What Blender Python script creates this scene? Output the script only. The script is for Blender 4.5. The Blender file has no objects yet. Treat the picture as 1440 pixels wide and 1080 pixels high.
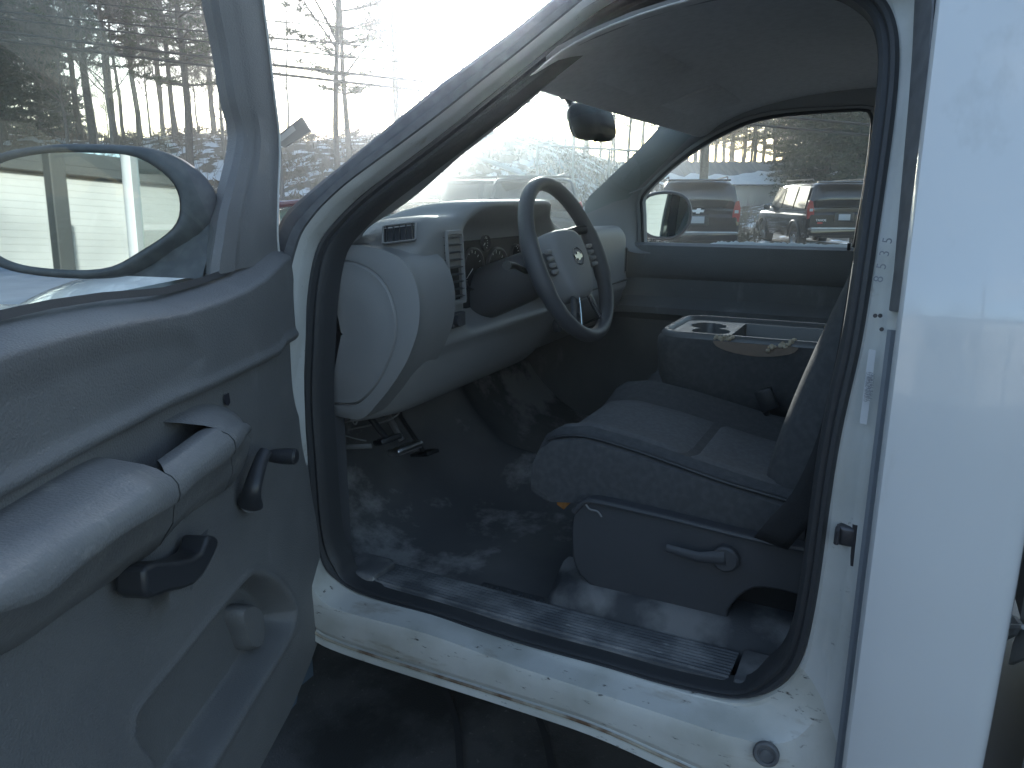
import bpy, math, random
from mathutils import Vector as V, Matrix, noise
random.seed(7)
R = math.radians
SC = bpy.context.scene
COL = SC.collection
# ------------------------------------------------------------------ camera model
FPX = 1060.0; TH = R(13.9); YAW = R(26.8); CH = 1.5
ct, st = math.cos(TH), math.sin(TH); cy, sy = math.cos(YAW), math.sin(YAW)
def ray(px, py):
    u = (px-720)/FPX; v = (540-py)/FPX
    h = ct+v*st
    return V((cy*h+sy*u, sy*h-cy*u, -st+v*ct))
C0P = V((0, 0, CH))
def oX(px, py, X): d = ray(px, py); return C0P+d*(X/d.x)
def oY(px, py, Y): d = ray(px, py); return C0P+d*(Y/d.y)
def oZ(px, py, Z): d = ray(px, py); return C0P+d*((Z-CH)/d.z)
def onpl(px, py, p, n):
    d = ray(px, py); return C0P+d*((V(p)-C0P).dot(V(n))/d.dot(V(n)))
def far(px, py, D):
    "point seen at px,py at horizontal distance D along the view axis"
    d = ray(px, py); h = d.x*cy+d.y*sy; return C0P+d*(D/h)
def interp(t, tab):
    if t <= tab[0][0]: return tab[0][1]
    for a, b in zip(tab, tab[1:]):
        if t <= b[0]:
            k = (t-a[0])/(b[0]-a[0]); return a[1]+(b[1]-a[1])*k
    return tab[-1][1]
def sstep(a, b, x):
    t = max(0, min(1, (x-a)/(b-a))); return t*t*(3-2*t)
XS = [(.3,1.17),(.45,1.13),(.6,1.105),(.8,1.09),(1.0,1.085),(1.2,1.09),(1.36,1.10),(1.5,1.145),(1.6,1.19),(1.7,1.24),(1.78,1.29),(1.84,1.335),(1.95,1.40),(2.2,1.48)]
def xs(z): return interp(z, XS)
def side(px, py, off=0.0):
    X = 1.1+off
    for _ in range(12):
        p = oX(px, py, X); X = .5*X+.5*(xs(p.z)+off)
    return oX(px, py, X)
def cat(P, n, closed=False):
    "resample by arc length on a catmull-rom through P (tuples/Vectors of any dim)"
    P = [V(p) for p in P]; m = len(P); out = []
    segs = m if closed else m-1
    for i in range(segs):
        if closed: a, b, c, d = P[i-1], P[i], P[(i+1) % m], P[(i+2) % m]
        else: b, c = P[i], P[i+1]; a = P[i-1] if i else b*2-c; d = P[i+2] if i+2 < m else c*2-b
        for k in range(12):
            t = k/12
            out.append(.5*((2*b)+(c-a)*t+(2*a-5*b+4*c-d)*t*t+(3*b-a-3*c+d)*t**3))
    if not closed: out.append(P[-1])
    else: out.append(P[0])
    L = [0]
    for a, b in zip(out, out[1:]): L.append(L[-1]+(b-a).length)
    T = L[-1]; res = []; j = 0
    N = n if closed else n-1
    for i in range(n):
        s = T*i/N
        while j < len(L)-2 and L[j+1] < s: j += 1
        k = (s-L[j])/max(1e-9, L[j+1]-L[j]); res.append(out[j].lerp(out[j+1], min(1, k)))
    return res
def catu(P, k=4):
    "subdivide each segment k times (keeps station pairing)"
    P = [V(p) for p in P]; m = len(P); out = []
    for i in range(m-1):
        b, c = P[i], P[i+1]; a = P[i-1] if i else b*2-c; d = P[i+2] if i+2 < m else c*2-b
        for q in range(k):
            t = q/k
            out.append(.5*((2*b)+(c-a)*t+(2*a-5*b+4*c-d)*t*t+(3*b-a-3*c+d)*t**3))
    out.append(P[-1]); return out
# ------------------------------------------------------------------ materials
def mat(name, col, rough=.6, metal=0, col2=None, nscale=30, bump=0, bscale=400, spec=.5, coat=0, stain=None, ramp=(.4,.65), detail=6, coords='Object', aniso=None):
    m = bpy.data.materials.new(name); m.use_nodes = True; nt = m.node_tree; N = nt.nodes; L = nt.links
    b = N['Principled BSDF']
    b.inputs['Base Color'].default_value = (*col, 1); b.inputs['Roughness'].default_value = rough
    b.inputs['Metallic'].default_value = metal; b.inputs['Specular IOR Level'].default_value = spec
    if coat: b.inputs['Coat Weight'].default_value = coat; b.inputs['Coat Roughness'].default_value = .04
    tc = N.new('ShaderNodeTexCoord'); src = tc.outputs[coords]; m['src'] = 1
    colout = None
    if col2:
        n = N.new('ShaderNodeTexNoise'); n.inputs['Scale'].default_value = nscale; n.inputs['Detail'].default_value = detail
        L.new(src, n.inputs['Vector'])
        r = N.new('ShaderNodeValToRGB'); r.color_ramp.elements[0].position = ramp[0]; r.color_ramp.elements[1].position = ramp[1]
        r.color_ramp.elements[0].color = (*col, 1); r.color_ramp.elements[1].color = (*col2, 1)
        L.new(n.outputs['Fac'], r.inputs['Fac']); colout = r.outputs['Color']
        if rough < .75:
            mr = N.new('ShaderNodeMapRange'); mr.inputs['To Min'].default_value = rough*.9; mr.inputs['To Max'].default_value = min(1, rough*1.25)
            L.new(n.outputs['Fac'], mr.inputs['Value']); L.new(mr.outputs['Result'], b.inputs['Roughness'])
    for s in (stain or []):      # (colour, scale, lo, hi, stretch)
        mp = N.new('ShaderNodeMapping'); mp.inputs['Scale'].default_value = s[4]; L.new(src, mp.inputs['Vector'])
        n = N.new('ShaderNodeTexNoise'); n.inputs['Scale'].default_value = s[1]; n.inputs['Detail'].default_value = 8; n.inputs['Roughness'].default_value = .65
        L.new(mp.outputs['Vector'], n.inputs['Vector'])
        mr = N.new('ShaderNodeMapRange'); mr.inputs['From Min'].default_value = s[2]; mr.inputs['From Max'].default_value = s[3]; L.new(n.outputs['Fac'], mr.inputs['Value'])
        mx = N.new('ShaderNodeMix'); mx.data_type = 'RGBA'; L.new(mr.outputs['Result'], mx.inputs['Factor'])
        if colout: L.new(colout, mx.inputs['A'])
        else: mx.inputs['A'].default_value = (*col, 1)
        mx.inputs['B'].default_value = (*s[0], 1); colout = mx.outputs['Result']
    if colout: L.new(colout, b.inputs['Base Color'])
    if bump:
        n = N.new('ShaderNodeTexNoise'); n.inputs['Scale'].default_value = bscale; n.inputs['Detail'].default_value = 3; L.new(src, n.inputs['Vector'])
        bp = N.new('ShaderNodeBump'); bp.inputs['Strength'].default_value = bump; bp.inputs['Distance'].default_value = .002
        L.new(n.outputs['Fac'], bp.inputs['Height']); L.new(bp.outputs['Normal'], b.inputs['Normal'])
    return m
def glassmat(name, tint=(.9,.95,.93), refl=1.0, ior=1.45, dirt=0.0, dirtscale=60):
    m = bpy.data.materials.new(name); m.use_nodes = True; nt = m.node_tree; N = nt.nodes; L = nt.links
    N.remove(N['Principled BSDF']); out = N['Material Output']
    t = N.new('ShaderNodeBsdfTransparent'); t.inputs['Color'].default_value = (*tint, 1)
    g = N.new('ShaderNodeBsdfGlossy'); g.inputs['Roughness'].default_value = .01; g.inputs['Color'].default_value = (refl, refl, refl, 1)
    lw = N.new('ShaderNodeLayerWeight'); lw.inputs['Blend'].default_value = .5
    pw = N.new('ShaderNodeMath'); pw.operation = 'POWER'; pw.inputs[1].default_value = 5; L.new(lw.outputs['Facing'], pw.inputs[0])
    fr = N.new('ShaderNodeMath'); fr.operation = 'MULTIPLY_ADD'; fr.inputs[1].default_value = .9; fr.inputs[2].default_value = .045*refl; L.new(pw.outputs[0], fr.inputs[0])
    mx = N.new('ShaderNodeMixShader'); L.new(fr.outputs[0], mx.inputs['Fac']); L.new(t.outputs[0], mx.inputs[1]); L.new(g.outputs[0], mx.inputs[2])
    last = mx.outputs[0]
    if dirt:
        d = N.new('ShaderNodeBsdfDiffuse'); d.inputs['Color'].default_value = (.75,.77,.75,1)
        tr = N.new('ShaderNodeBsdfTranslucent'); tr.inputs['Color'].default_value = (.8,.82,.8,1)
        ad = N.new('ShaderNodeMixShader'); ad.inputs['Fac'].default_value = .6; L.new(d.outputs[0], ad.inputs[1]); L.new(tr.outputs[0], ad.inputs[2])
        tc = N.new('ShaderNodeTexCoord'); n = N.new('ShaderNodeTexNoise'); n.inputs['Scale'].default_value = dirtscale; n.inputs['Detail'].default_value = 7
        L.new(tc.outputs['Object'], n.inputs['Vector'])
        mr = N.new('ShaderNodeMapRange'); mr.inputs['From Min'].default_value = .4; mr.inputs['From Max'].default_value = .75; mr.inputs['To Min'].default_value = dirt*.5; mr.inputs['To Max'].default_value = dirt*1.6
        L.new(n.outputs['Fac'], mr.inputs['Value'])
        m2 = N.new('ShaderNodeMixShader'); L.new(mr.outputs['Result'], m2.inputs['Fac']); L.new(last, m2.inputs[1]); L.new(ad.outputs[0], m2.inputs[2]); last = m2.outputs[0]
    L.new(last, out.inputs['Surface']); return m
M = {}
M['paint'] = mat('white_paint', (.64,.65,.66), .18, spec=.5, coat=.8, stain=[((.50,.50,.49), 7, .60, .80, (1,1,.4)), ((.25,.24,.22), 95, .735, .77, (1,1,1))])
M['jamb'] = mat('white_jamb_paint', (.56,.57,.56), .38, col2=(.48,.49,.47), nscale=9, coat=.25, bump=.12, bscale=220,
    stain=[((.30,.26,.20), 16, .63, .80, (1,.5,1)), ((.06,.055,.05), 70, .66, .74, (1,.5,1))])
M['sillpaint'] = mat('scuffed_sill_paint', (.60,.60,.57), .42, col2=(.47,.47,.43), nscale=8, coat=.2, bump=.15, bscale=200,
    stain=[((.26,.20,.13), 13, .60, .80, (1,.35,2.2)), ((.05,.045,.04), 60, .625, .70, (1,.45,1.4))])
M['frost'] = mat('frost', (.75,.78,.78), .9)
M['gapgrey'] = mat('gap_shade_grey', (.20,.22,.25), .6)  # grey-blue colour stands in for shade in the panel gap
M['seam'] = mat('rusty_seam_sealer', (.38,.34,.27), .7, col2=(.14,.08,.045), nscale=14, ramp=(.45,.62))
M['rubber'] = mat('black_rubber', (.04,.042,.046), .55, bump=.2, bscale=300)
M['rubber2'] = mat('worn_rubber', (.10,.103,.11), .6, col2=(.14,.143,.15), nscale=40)
M['gray'] = mat('grey_door_plastic', (.165,.166,.168), .5, col2=(.145,.146,.15), nscale=6, bump=.8, bscale=350, stain=[((.235,.235,.235), 11, .60, .74, (1,1,.35)), ((.36,.36,.35), 75, .70, .76, (1,1,.3))])
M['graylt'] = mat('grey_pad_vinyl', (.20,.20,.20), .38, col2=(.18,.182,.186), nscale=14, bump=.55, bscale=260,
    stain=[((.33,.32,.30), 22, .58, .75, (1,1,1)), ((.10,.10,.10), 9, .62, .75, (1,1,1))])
M['dash'] = mat('grey_dash_plastic', (.23,.23,.23), .5, bump=.35, bscale=700)
M['dashcap'] = mat('light_grey_dash_plastic', (.225,.225,.225), .55, bump=.3, bscale=700)
M['dark'] = mat('charcoal_plastic', (.062,.065,.072), .5, bump=.25, bscale=600)
M['black'] = mat('black_plastic', (.018,.019,.021), .4, bump=.15, bscale=600)
M['handle'] = mat('dark_handle_plastic', (.035,.037,.042), .36)
M['trim'] = mat('pillar_trim_grey', (.25,.255,.26), .7, bump=.2, bscale=800)
M['liner'] = mat('headliner_cloth', (.60,.60,.60), .95, col2=(.54,.54,.54), nscale=60, bump=.5, bscale=900)
M['seat'] = mat('grey_seat_cloth', (.12,.123,.13), .95, col2=(.15,.154,.162), nscale=90, bump=.8, bscale=700, stain=[((.21,.21,.21), 9, .60, .8, (1,1,1))])
M['seatdk'] = mat('black_seat_cloth', (.07,.072,.076), .92, col2=(.088,.09,.094), nscale=70, bump=.6, bscale=800)
M['vinyl'] = mat('seat_edge_vinyl', (.03,.031,.034), .35, bump=.4, bscale=500)
M['console'] = mat('grey_console_plastic', (.15,.153,.155), .22, bump=.25, bscale=600)
M['foam'] = mat('torn_yellow_foam', (.52,.44,.33), .95, col2=(.66,.58,.45), nscale=60, bump=1, bscale=120)
M['foamin'] = mat('exposed_brown_foam', (.26,.20,.16), .95, col2=(.25,.20,.16), nscale=30, bump=1, bscale=150)
M['carpet'] = mat('dirty_black_carpet', (.14,.142,.146), .99, spec=.1, col2=(.21,.21,.205), nscale=3, ramp=(.45,.7), bump=1, bscale=900, stain=[((.36,.355,.35), 2.6, .52, .60, (1,1,1))])
M['mat'] = mat('rubber_mat', (.06,.063,.068), .7, col2=(.20,.20,.20), nscale=8, ramp=(.46,.62), bump=.6, bscale=250)
M['sillplate'] = mat('scuffed_sill_plate', (.085,.09,.097), .5, col2=(.24,.24,.24), nscale=12, ramp=(.45,.7), bump=.4, bscale=300,
    stain=[((.42,.42,.41), 40, .64, .76, (1,.25,1))])
M['metal'] = mat('bright_steel', (.55,.56,.57), .3, metal=1)
M['dkmetal'] = mat('dark_steel', (.10,.10,.11), .45, metal=.8)
M['chrome'] = mat('chrome', (.75,.76,.78), .1, metal=1)
M['gold'] = mat('gold_badge', (.30,.27,.20), .3, metal=.9)
M['mirror'] = mat('mirror_glass', (.80,.86,.84), .015, metal=1)
M['belt'] = mat('black_seat_belt', (.022,.023,.026), .7, bump=.8, bscale=900)
M['white'] = mat('white_marking', (.7,.7,.7), .6)
M['ink'] = mat('black_marker_ink', (.02,.02,.03), .7)
M['sticker'] = mat('pale_grey_label', (.55,.57,.60), .45)
M['print'] = mat('grey_print', (.22,.23,.25), .6)
M['orange'] = mat('dry_orange_leaf', (.50,.20,.05), .8, col2=(.62,.30,.10), nscale=60)
M['glass'] = glassmat('clear_window_glass', (.90,.95,.93), refl=.5, dirt=0)
M['wglass'] = glassmat('dusty_windshield_glass', (.82,.90,.87), refl=.6, dirt=.012, dirtscale=10)
M['pglass'] = glassmat('passenger_window_glass', (.88,.93,.92), refl=.5, dirt=.006, dirtscale=10)
M['amber'] = mat('amber_lens', (.65,.40,.18), .15, coat=.5)
M['gface'] = mat('gauge_face', (.02,.022,.025), .7, spec=.15)
# ------------------------------------------------------------------ mesh builder
class MB:
    def __init__(s): s.v = []; s.f = []
    def grid(s, rows, cu=False, cv=False, flip=False):
        o = len(s.v); n = len(rows); m = len(rows[0])
        for r in rows: s.v += [V(p) for p in r]
        for i in range(n if cu else n-1):
            for j in range(m if cv else m-1):
                a = o+i*m+j; b = o+i*m+(j+1) % m; c = o+((i+1) % n)*m+(j+1) % m; d = o+((i+1) % n)*m+j
                s.f.append((a, d, c, b) if flip else (a, b, c, d))
        return s
    def face(s, pts):
        o = len(s.v); s.v += [V(p) for p in pts]; s.f.append(tuple(range(o, o+len(pts)))); return s
    def tube(s, pts, r, n=8, closed=False, flat=1.0, up=(0,0,1), cap=True):
        pts = [V(p) for p in pts]; m = len(pts); rows = []
        pu = None
        for i, p in enumerate(pts):
            a = pts[i-1] if (i or closed) else p; b = pts[(i+1) % m] if (i < m-1 or closed) else p
            t = (b-a); t = t.normalized() if t.length > 1e-9 else V((0,0,1))
            if pu is None:
                u = V(up)
                if abs(u.dot(t)) > .95: u = V((1,0,0))
            else: u = pu
            u = (u-t*u.dot(t)).normalized(); pu = u; w = t.cross(u)
            rr = r[i] if isinstance(r, (list, tuple)) else r
            rows.append([p+u*(rr*math.cos(2*math.pi*k/n))+w*(rr*flat*math.sin(2*math.pi*k/n)) for k in range(n)])
        o = len(s.v); s.grid(rows, cu=closed, cv=True)
        if cap and not closed:
            s.f.append(tuple(o+k for k in range(n))[::-1]); s.f.append(tuple(o+(m-1)*n+k for k in range(n)))
        return s
    def box(s, c, d, rot=None, bev=0):
        c = V(c); hx, hy, hz = d[0]/2, d[1]/2, d[2]/2
        rot = rot or Matrix.Identity(3)
        if not bev:
            o = len(s.v)
            for x in (-hx, hx):
                for y in (-hy, hy):
                    for z in (-hz, hz): s.v.append(c+rot@V((x,y,z)))
            for f in ((0,1,3,2),(4,6,7,5),(0,4,5,1),(2,3,7,6),(0,2,6,4),(1,5,7,3)): s.f.append(tuple(o+k for k in f))
        else:   # rounded in the xz plane ring, stacked along y
            b = min(bev, hx, hz, hy); ring = []
            def rg(e, y):
                out = []
                for (qx, qz, a0) in ((1,1,0),(-1,1,90),(-1,-1,180),(1,-1,270)):
                    for k in range(4):
                        a = R(a0+30*k); out.append(c+rot@V((qx*(hx-b)+(b-e)*math.cos(a), y, qz*(hz-b)+(b-e)*math.sin(a))))
                return out
            rows = [rg(b*.999, -hy), rg(b*.3, -hy+b*.3) if 0 else rg(b*.5, -hy+b*.13), rg(0, -hy+b), rg(0, hy-b), rg(b*.5, hy-b*.13), rg(b*.999, hy)]
            o = len(s.v); s.grid(rows, cv=True, flip=False); m = len(rows[0])
            s.f.append(tuple(o+k for k in range(m))[::-1]); s.f.append(tuple(o+5*m+k for k in range(m)))
        return s
    def prism(s, pts, vec):
        o = len(s.v); n = len(pts); vec = V(vec)
        s.v += [V(p) for p in pts]; s.v += [V(p)+vec for p in pts]
        s.f.append(tuple(range(o, o+n))[::-1]); s.f.append(tuple(range(o+n, o+2*n)))
        for i in range(n): s.f.append((o+i, o+(i+1) % n, o+n+(i+1) % n, o+n+i))
        return s
    def disc(s, c, nrm, r, h=0, n=32, rings=None):
        "lathe round axis nrm: rings [(radius, height)]"
        nrm = V(nrm).normalized(); a = nrm.orthogonal().normalized(); b = nrm.cross(a); c = V(c)
        rings = rings or [(r, 0), (r, h), (0.0001, h)]
        rows = [[c+nrm*z+(a*math.cos(2*math.pi*k/n)+b*math.sin(2*math.pi*k/n))*q for k in range(n)] for q, z in rings]
        s.grid(rows, cv=True, flip=True); return s
    def build(s, name, m, parent=None, smooth=True, sub=0, bevel=0, solid=0, label=None, weld=False, angle=40):
        me = bpy.data.meshes.new(name)
        me.from_pydata([tuple(v) for v in s.v], [], s.f); me.validate(); me.update()
        o = bpy.data.objects.new(name, me); COL.objects.link(o)
        if m: me.materials.append(M[m] if isinstance(m, str) else m)
        if smooth:
            me.polygons.foreach_set('use_smooth', [True]*len(me.polygons))
            if smooth is True and not sub:
                try: me.set_sharp_from_angle(angle=R(angle))
                except Exception: pass
        if weld: w = o.modifiers.new('w', 'WELD'); w.merge_threshold = .0005
        if solid:
            w = o.modifiers.new('s', 'SOLIDIFY'); w.thickness = abs(solid); w.offset = 1 if solid < 0 else -1
        if bevel:
            w = o.modifiers.new('b', 'BEVEL'); w.width = bevel; w.segments = 3; w.limit_method = 'ANGLE'; w.angle_limit = R(35)
        if sub: w = o.modifiers.new('u', 'SUBSURF'); w.levels = sub; w.render_levels = sub
        if parent:
            o.parent = parent
            if parent.type == 'EMPTY': o.matrix_parent_inverse = Matrix.Translation(-parent.location)
        if label: o['label'] = label
        return o
def empty(name, loc, label, cat_, group=None, rz=0):
    o = bpy.data.objects.new(name, None); COL.objects.link(o); o.location = loc; o.rotation_euler = (0,0,rz); o.empty_display_size = .2
    o['label'] = label; o['category'] = cat_
    if group: o['group'] = group
    return o
def tag(o, label, cat_, group=None):
    o['label'] = label; o['category'] = cat_
    if group: o['group'] = group
    return o
def structure(o): o['kind'] = 'structure'; return o
def copytree(o, parent=None):
    c = o.copy(); COL.objects.link(c)
    if parent: c.parent = parent
    for ch in [x for x in list(bpy.data.objects) if x.parent == o]: copytree(ch, c)
    return c
def text_mesh(txt, size, frame, ext=.0006):
    "letters as mesh data placed by a 4x4 frame -> MB"
    cu = bpy.data.curves.new('t', 'FONT'); cu.body = txt; cu.size = size; cu.extrude = ext; cu.align_x = 'CENTER'; cu.align_y = 'CENTER'
    ob = bpy.data.objects.new('t', cu); COL.objects.link(ob)
    dg = bpy.context.evaluated_depsgraph_get(); me = ob.evaluated_get(dg).to_mesh()
    b = MB(); b.v = [frame@v.co for v in me.vertices]; b.f = [tuple(p.vertices) for p in me.polygons]
    ob.evaluated_get(dg).to_mesh_clear(); bpy.data.objects.remove(ob); bpy.data.curves.remove(cu)
    return b
def frame(o, x, y):
    x = V(x).normalized(); z = x.cross(V(y)).normalized(); y = z.cross(x)
    m = Matrix((x, y, z)).transposed().to_4x4(); m.translation = V(o); return m

# ================================================================== THE TRUCK
TL = V((2.1, 0.2, 0))
truck = empty('pickup_truck', TL, 'white regular cab work pickup seen through its open driver door, grey interior', 'pickup truck')
# ---- body shell: sill, jamb, pillar flange
ST = [ # seal-side | middle | outer, with offsets from the skin
 ((430,560),(415,560),(404,560)), ((437,640),(420,650),(408,660)),
 ((443,730),(425,760),(412,790)), ((452,775),(436,815),(418,850)), ((468,806),(452,845),(440,878)),
 ((505,834),(490,862),(480,898)), ((607,862),(602,892),(596,935)), ((723,901),(718,934),(712,971)), ((840,932),(842,975),(832,1010)),
 ((925,958),(948,1010),(938,1056)), ((985,972),(1030,1036),(1020,1093)), ((1040,982),(1090,1046),(1100,1135)),
 ((1087,967),(1130,1030),(1166,1190)), ((1123,933),(1157,985),(1184,1065)), ((1140,870),(1177,885),(1207,890)), ((1153,793),(1189,800),(1219,800)),
 ((1170,660),(1206,660),(1239,660)), ((1190,560),(1224,560),(1255,560)), ((1209,480),(1241,480),(1266,480)), ((1224,380),(1254,380),(1280,380)), ((1238,284),(1266,284),(1290,284)),
 ((1253,178),(1279,175),(1300,172)), ((1260,110),(1287,105),(1306,105)), ((1261,58),(1288,50),(1312,45)), ((1253,22),(1283,8),(1315,-5)), ((1240,0),(1276,-28),(1318,-60)), ((1218,-18),(1250,-60),(1300,-110)),
 ((1180,-38),(1192,-80),(1215,-135)), ((1110,-48),(1113,-85),(1118,-125)), ((1020,-45),(1018,-75),(1010,-105)), ((930,-22),(918,-45),(905,-65)),
 ((860,8),(850,-6),(842,-18)), ((800,50),(791,39),(783,30)), ((740,98),(731,87),(724,78)), ((690,138),(681,126),(674,117)), ((640,178),(631,167),(623,158)), ((580,224),(570,213),(562,204)), ((520,269),(510,259),(500,249)), ((490,297),(477,286),(467,277)),
 ((467,322),(452,313),(440,306)), ((448,352),(432,345),(420,340)), ((437,415),(419,412),(404,410)), ((434,480),(417,480),(403,480)), ((430,560),(415,560),(404,560))]
def Koff(i, k):   # X offsets along the ring
    o = [.10, .055, .03][k]
    if 3 <= i <= 11: o = [.10, .028, .020][k]
    if i == 11: o = [.10, .040, .034][k]
    if i == 12: o = [.10, .062, .056][k]
    if 13 <= i <= 27: o = [.10, .085, .075][k]
    return o
c_in = catu([side(*s[0], .10) for s in ST], 4)
c_md = catu([side(*s[1], Koff(i,1)) for i, s in enumerate(ST)], 4)
c_ou = catu([side(*s[2], Koff(i,2)) for i, s in enumerate(ST)], 4)
def mixrow(a, b, t, dx=0): return [p.lerp(q, t)+V((dx,0,0)) for p, q in zip(a, b)]
shell = MB()
rows = [mixrow(c_in, c_md, 0, .05), mixrow(c_in, c_md, 0, .012), mixrow(c_in, c_md, .02, -.002), mixrow(c_in, c_md, .10, -.004), mixrow(c_in, c_md, .22, .003), mixrow(c_in, c_md, .55, .006), mixrow(c_in, c_md, .85, .002), c_md,
        mixrow(c_md, c_ou, .12, -.003), mixrow(c_md, c_ou, .5, -.002), mixrow(c_md, c_ou, .9, -.001), c_ou, mixrow(c_ou, c_ou, 0, .05)]
nS = 4
sill_hi = 13*nS; lo = 3*nS
sh = MB(); sh.grid([r[:lo+1] for r in rows]); sh.grid([r[sill_hi:] for r in rows])
jamb = sh.build('door_frame', 'jamb', truck, label='white painted door frame around the driver opening')
sl = MB(); sl.grid([r[lo:sill_hi+1] for r in rows])
# lower rocker lip with folded seam under the sill face
bot = c_ou[lo:sill_hi-3]
sl.grid([[p+V((.0,0,0)) for p in bot], [p+V((.006,0,-.012)) for p in bot], [p+V((-.004,0,-.020)) for p in bot], [p+V((-.006,0,-.032)) for p in bot], [p+V((.03,0,-.06)) for p in bot], [p+V((.2,0,-.08)) for p in bot]])
b2 = MB(); b2.tube([p+V((-.003,0,-.0135)) for p in bot], .0032, 6)
sill = sl.build('door_sill', 'sillpaint', truck, label='scuffed cream-white door sill with scratches and rust specks')
b2.build('sill_seam', 'seam', sill, label='rust-stained folded seam under the sill')
# drain plug
pc = side(1077,1062,.019); pn = V((-1,0,.12)).normalized()
pc = pc-pn*.004
p = MB(); p.disc(pc, pn, .02, rings=[(.0205,-.004),(.0205,.004),(.018,.006),(.014,.005),(.0135,.002),(.009,.002),(.0085,.004),(.0001,.0045)]); p.build('drain_plug', 'rubber2', sill, label='round black rubber plug in the sill')
# ---- outer skin rear of the door
def skin(y0, y1, zs, name, m='paint', n=10, closing=True):
    b = MB(); rr = []
    for z in zs:
        x = xs(z); row = [V((x+.075, y0+.003, z)), V((x+.010, y0+.002, z)), V((x+.002, y0-.003, z))]
        for k in range(1, n): 
            y = y0-.004+(y1+.03-y0+.004)*k/n; row.append(V((x-.006*math.sin(math.pi*k/n), y, z)))
        for k in range(7):
            a = R(90*k/6); row.append(V((x+.03*(1-math.cos(a)), y1+.03-.03*math.sin(a), z)))
        row.append(V((x+.12, y1, z))); row.append(V((x+.95, y1, z))); rr.append(row)
    b.grid(rr, flip=True); return b
zs = [.42+.0366*i for i in range(40)]
b = skin(-.012, -.19, zs, 'rear_quarter')
quarter = b.build('cab_corner', 'paint', truck, sub=0, label='glossy white cab corner behind the door')
# door frame / skin gap: strip carrying the groove's shade in its colour
b = MB(); g0 = [side(x, y, .068) for x, y in ((1186,1080),(1203,960),(1222,810),(1240,690),(1260,560),(1272,490),(1281,400))]
g0 = [V((xs(z)+.07, -.004, z)) for z in [.42+.05*i for i in range(19)]]
b.tube(g0, .006, 6); b.build('panel_gap_shade', 'gapgrey', truck)
# ---- window-side weatherstrips: B pillar strip and A pillar band
strip = []
for (xa, ya), (xb, yb) in (((1250,436),(1275,438)),((1257,380),(1281,380)),((1264,300),(1290,300)),((1271,220),(1298,220)),((1278,140),(1305,140)),((1283,70),(1311,70)),((1286,0),(1315,0)),((1289,-60),(1319,-60))):
    strip.append((side(xa, ya, .072), side(xb, yb, .012)))
b = MB(); b.grid([[a+V((.03,0,0)) for a, c in strip], [a for a, c in strip], [a.lerp(c,.12)+V((-.012,0,0)) for a, c in strip], [a.lerp(c,.5)+V((-.008,0,0)) for a, c in strip], [a.lerp(c,.85)+V((-.010,0,0)) for a, c in strip], [a.lerp(c,.97)+V((-.002,0,0)) for a, c in strip], [c+V((.03,0,0)) for a, c in strip]])
o0 = len(b.v); b.face([strip[0][0]+V((.03,0,0)), strip[0][0].lerp(strip[0][1],.12)+V((-.012,0,0)), strip[0][0].lerp(strip[0][1],.85)+V((-.010,0,0)), strip[0][1]+V((.03,0,0))])
b.build('window_weatherstrip', 'rubber2', truck, label='flat black rubber strip beside the upper door frame')
# A pillar: dark rubber band, then outer white skin to the windshield
Apairs = [((403,480),(392,430)),((404,410),(386,350)),((420,340),(398,305)),((440,306),(436,268)),((467,277),(468,242)),((500,249),(512,206)),((562,204),(570,158)),((623,158),(625,114)),((674,117),(680,74)),((724,78),(735,32)),((783,30),(790,-12)),((842,-18),(850,-55)),((905,-65),(912,-95)),((1010,-105),(1010,-125))]
aa = catu([side(*p[0], .03) for p in Apairs], 4); ab = catu([side(*p[1], .04) for p in Apairs], 4)
b = MB(); b.grid([[p+V((.02,0,0)) for p in aa], mixrow(aa,ab,.05,-.004), mixrow(aa,ab,.3,-.012), mixrow(aa,ab,.42,-.003), mixrow(aa,ab,.5,-.003), mixrow(aa,ab,.75,-.010), mixrow(aa,ab,.97,-.002), mixrow(aa,ab,1,.05)])
b.build('pillar_weatherstrip', 'rubber2', truck, label='dark rubber band along the windshield pillar')
# ---- door seal ring
def inward(P, d, dx):
    cen = V((0, .55, 1.2)); out = []
    n = len(P)
    for i, p in enumerate(P):
        t = P[(i+1) % n]-P[i-1]; t.x = 0; t.normalize(); w = V((0, -t.z, t.y))
        c2 = cen-p; c2.x = 0
        if w.dot(c2) < 0: w = -w
        up_ = sstep(.6, .95, w.z); out.append(p+w*d*(1-.72*up_)+V((dx if dx > .05 else dx*(1-.5*up_), 0, 0)))
    return out
ci = c_in[:-1]
sm = [(ci[i-2]+ci[i-1]+ci[i]+ci[(i+1)%len(ci)]+ci[(i+2)%len(ci)])/5 for i in range(len(ci))]
b = MB(); b.grid([inward(sm,-.004,.012), inward(sm,-.004,-.006), inward(sm,.002,-.014), inward(sm,.008,-.012), inward(sm,.011,-.002), inward(sm,.018,-.004), inward(sm,.024,.002), inward(sm,.026,.02), inward(sm,.027,.055)], cv=True)
b.build('door_seal', 'rubber', truck, label='thick black rubber seal around the driver door opening')
# striker
sp = side(1190,752,.09)
b = MB(); b.box(sp+V((.0,.0,0)), (.02,.03,.032), bev=.006); b.tube([sp+V((-.004,-.012,.022)), sp+V((-.004,-.014,-.045))], .006, 8)
b.tube([sp+V((-.008,.012,.012)), sp+V((-.016,.012,.010)), sp+V((-.016,.012,-.010)), sp+V((-.008,.012,-.012))], .004, 8)
b.build('door_striker', 'dkmetal', jamb, label='dark metal door striker bolted to the frame')
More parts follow.
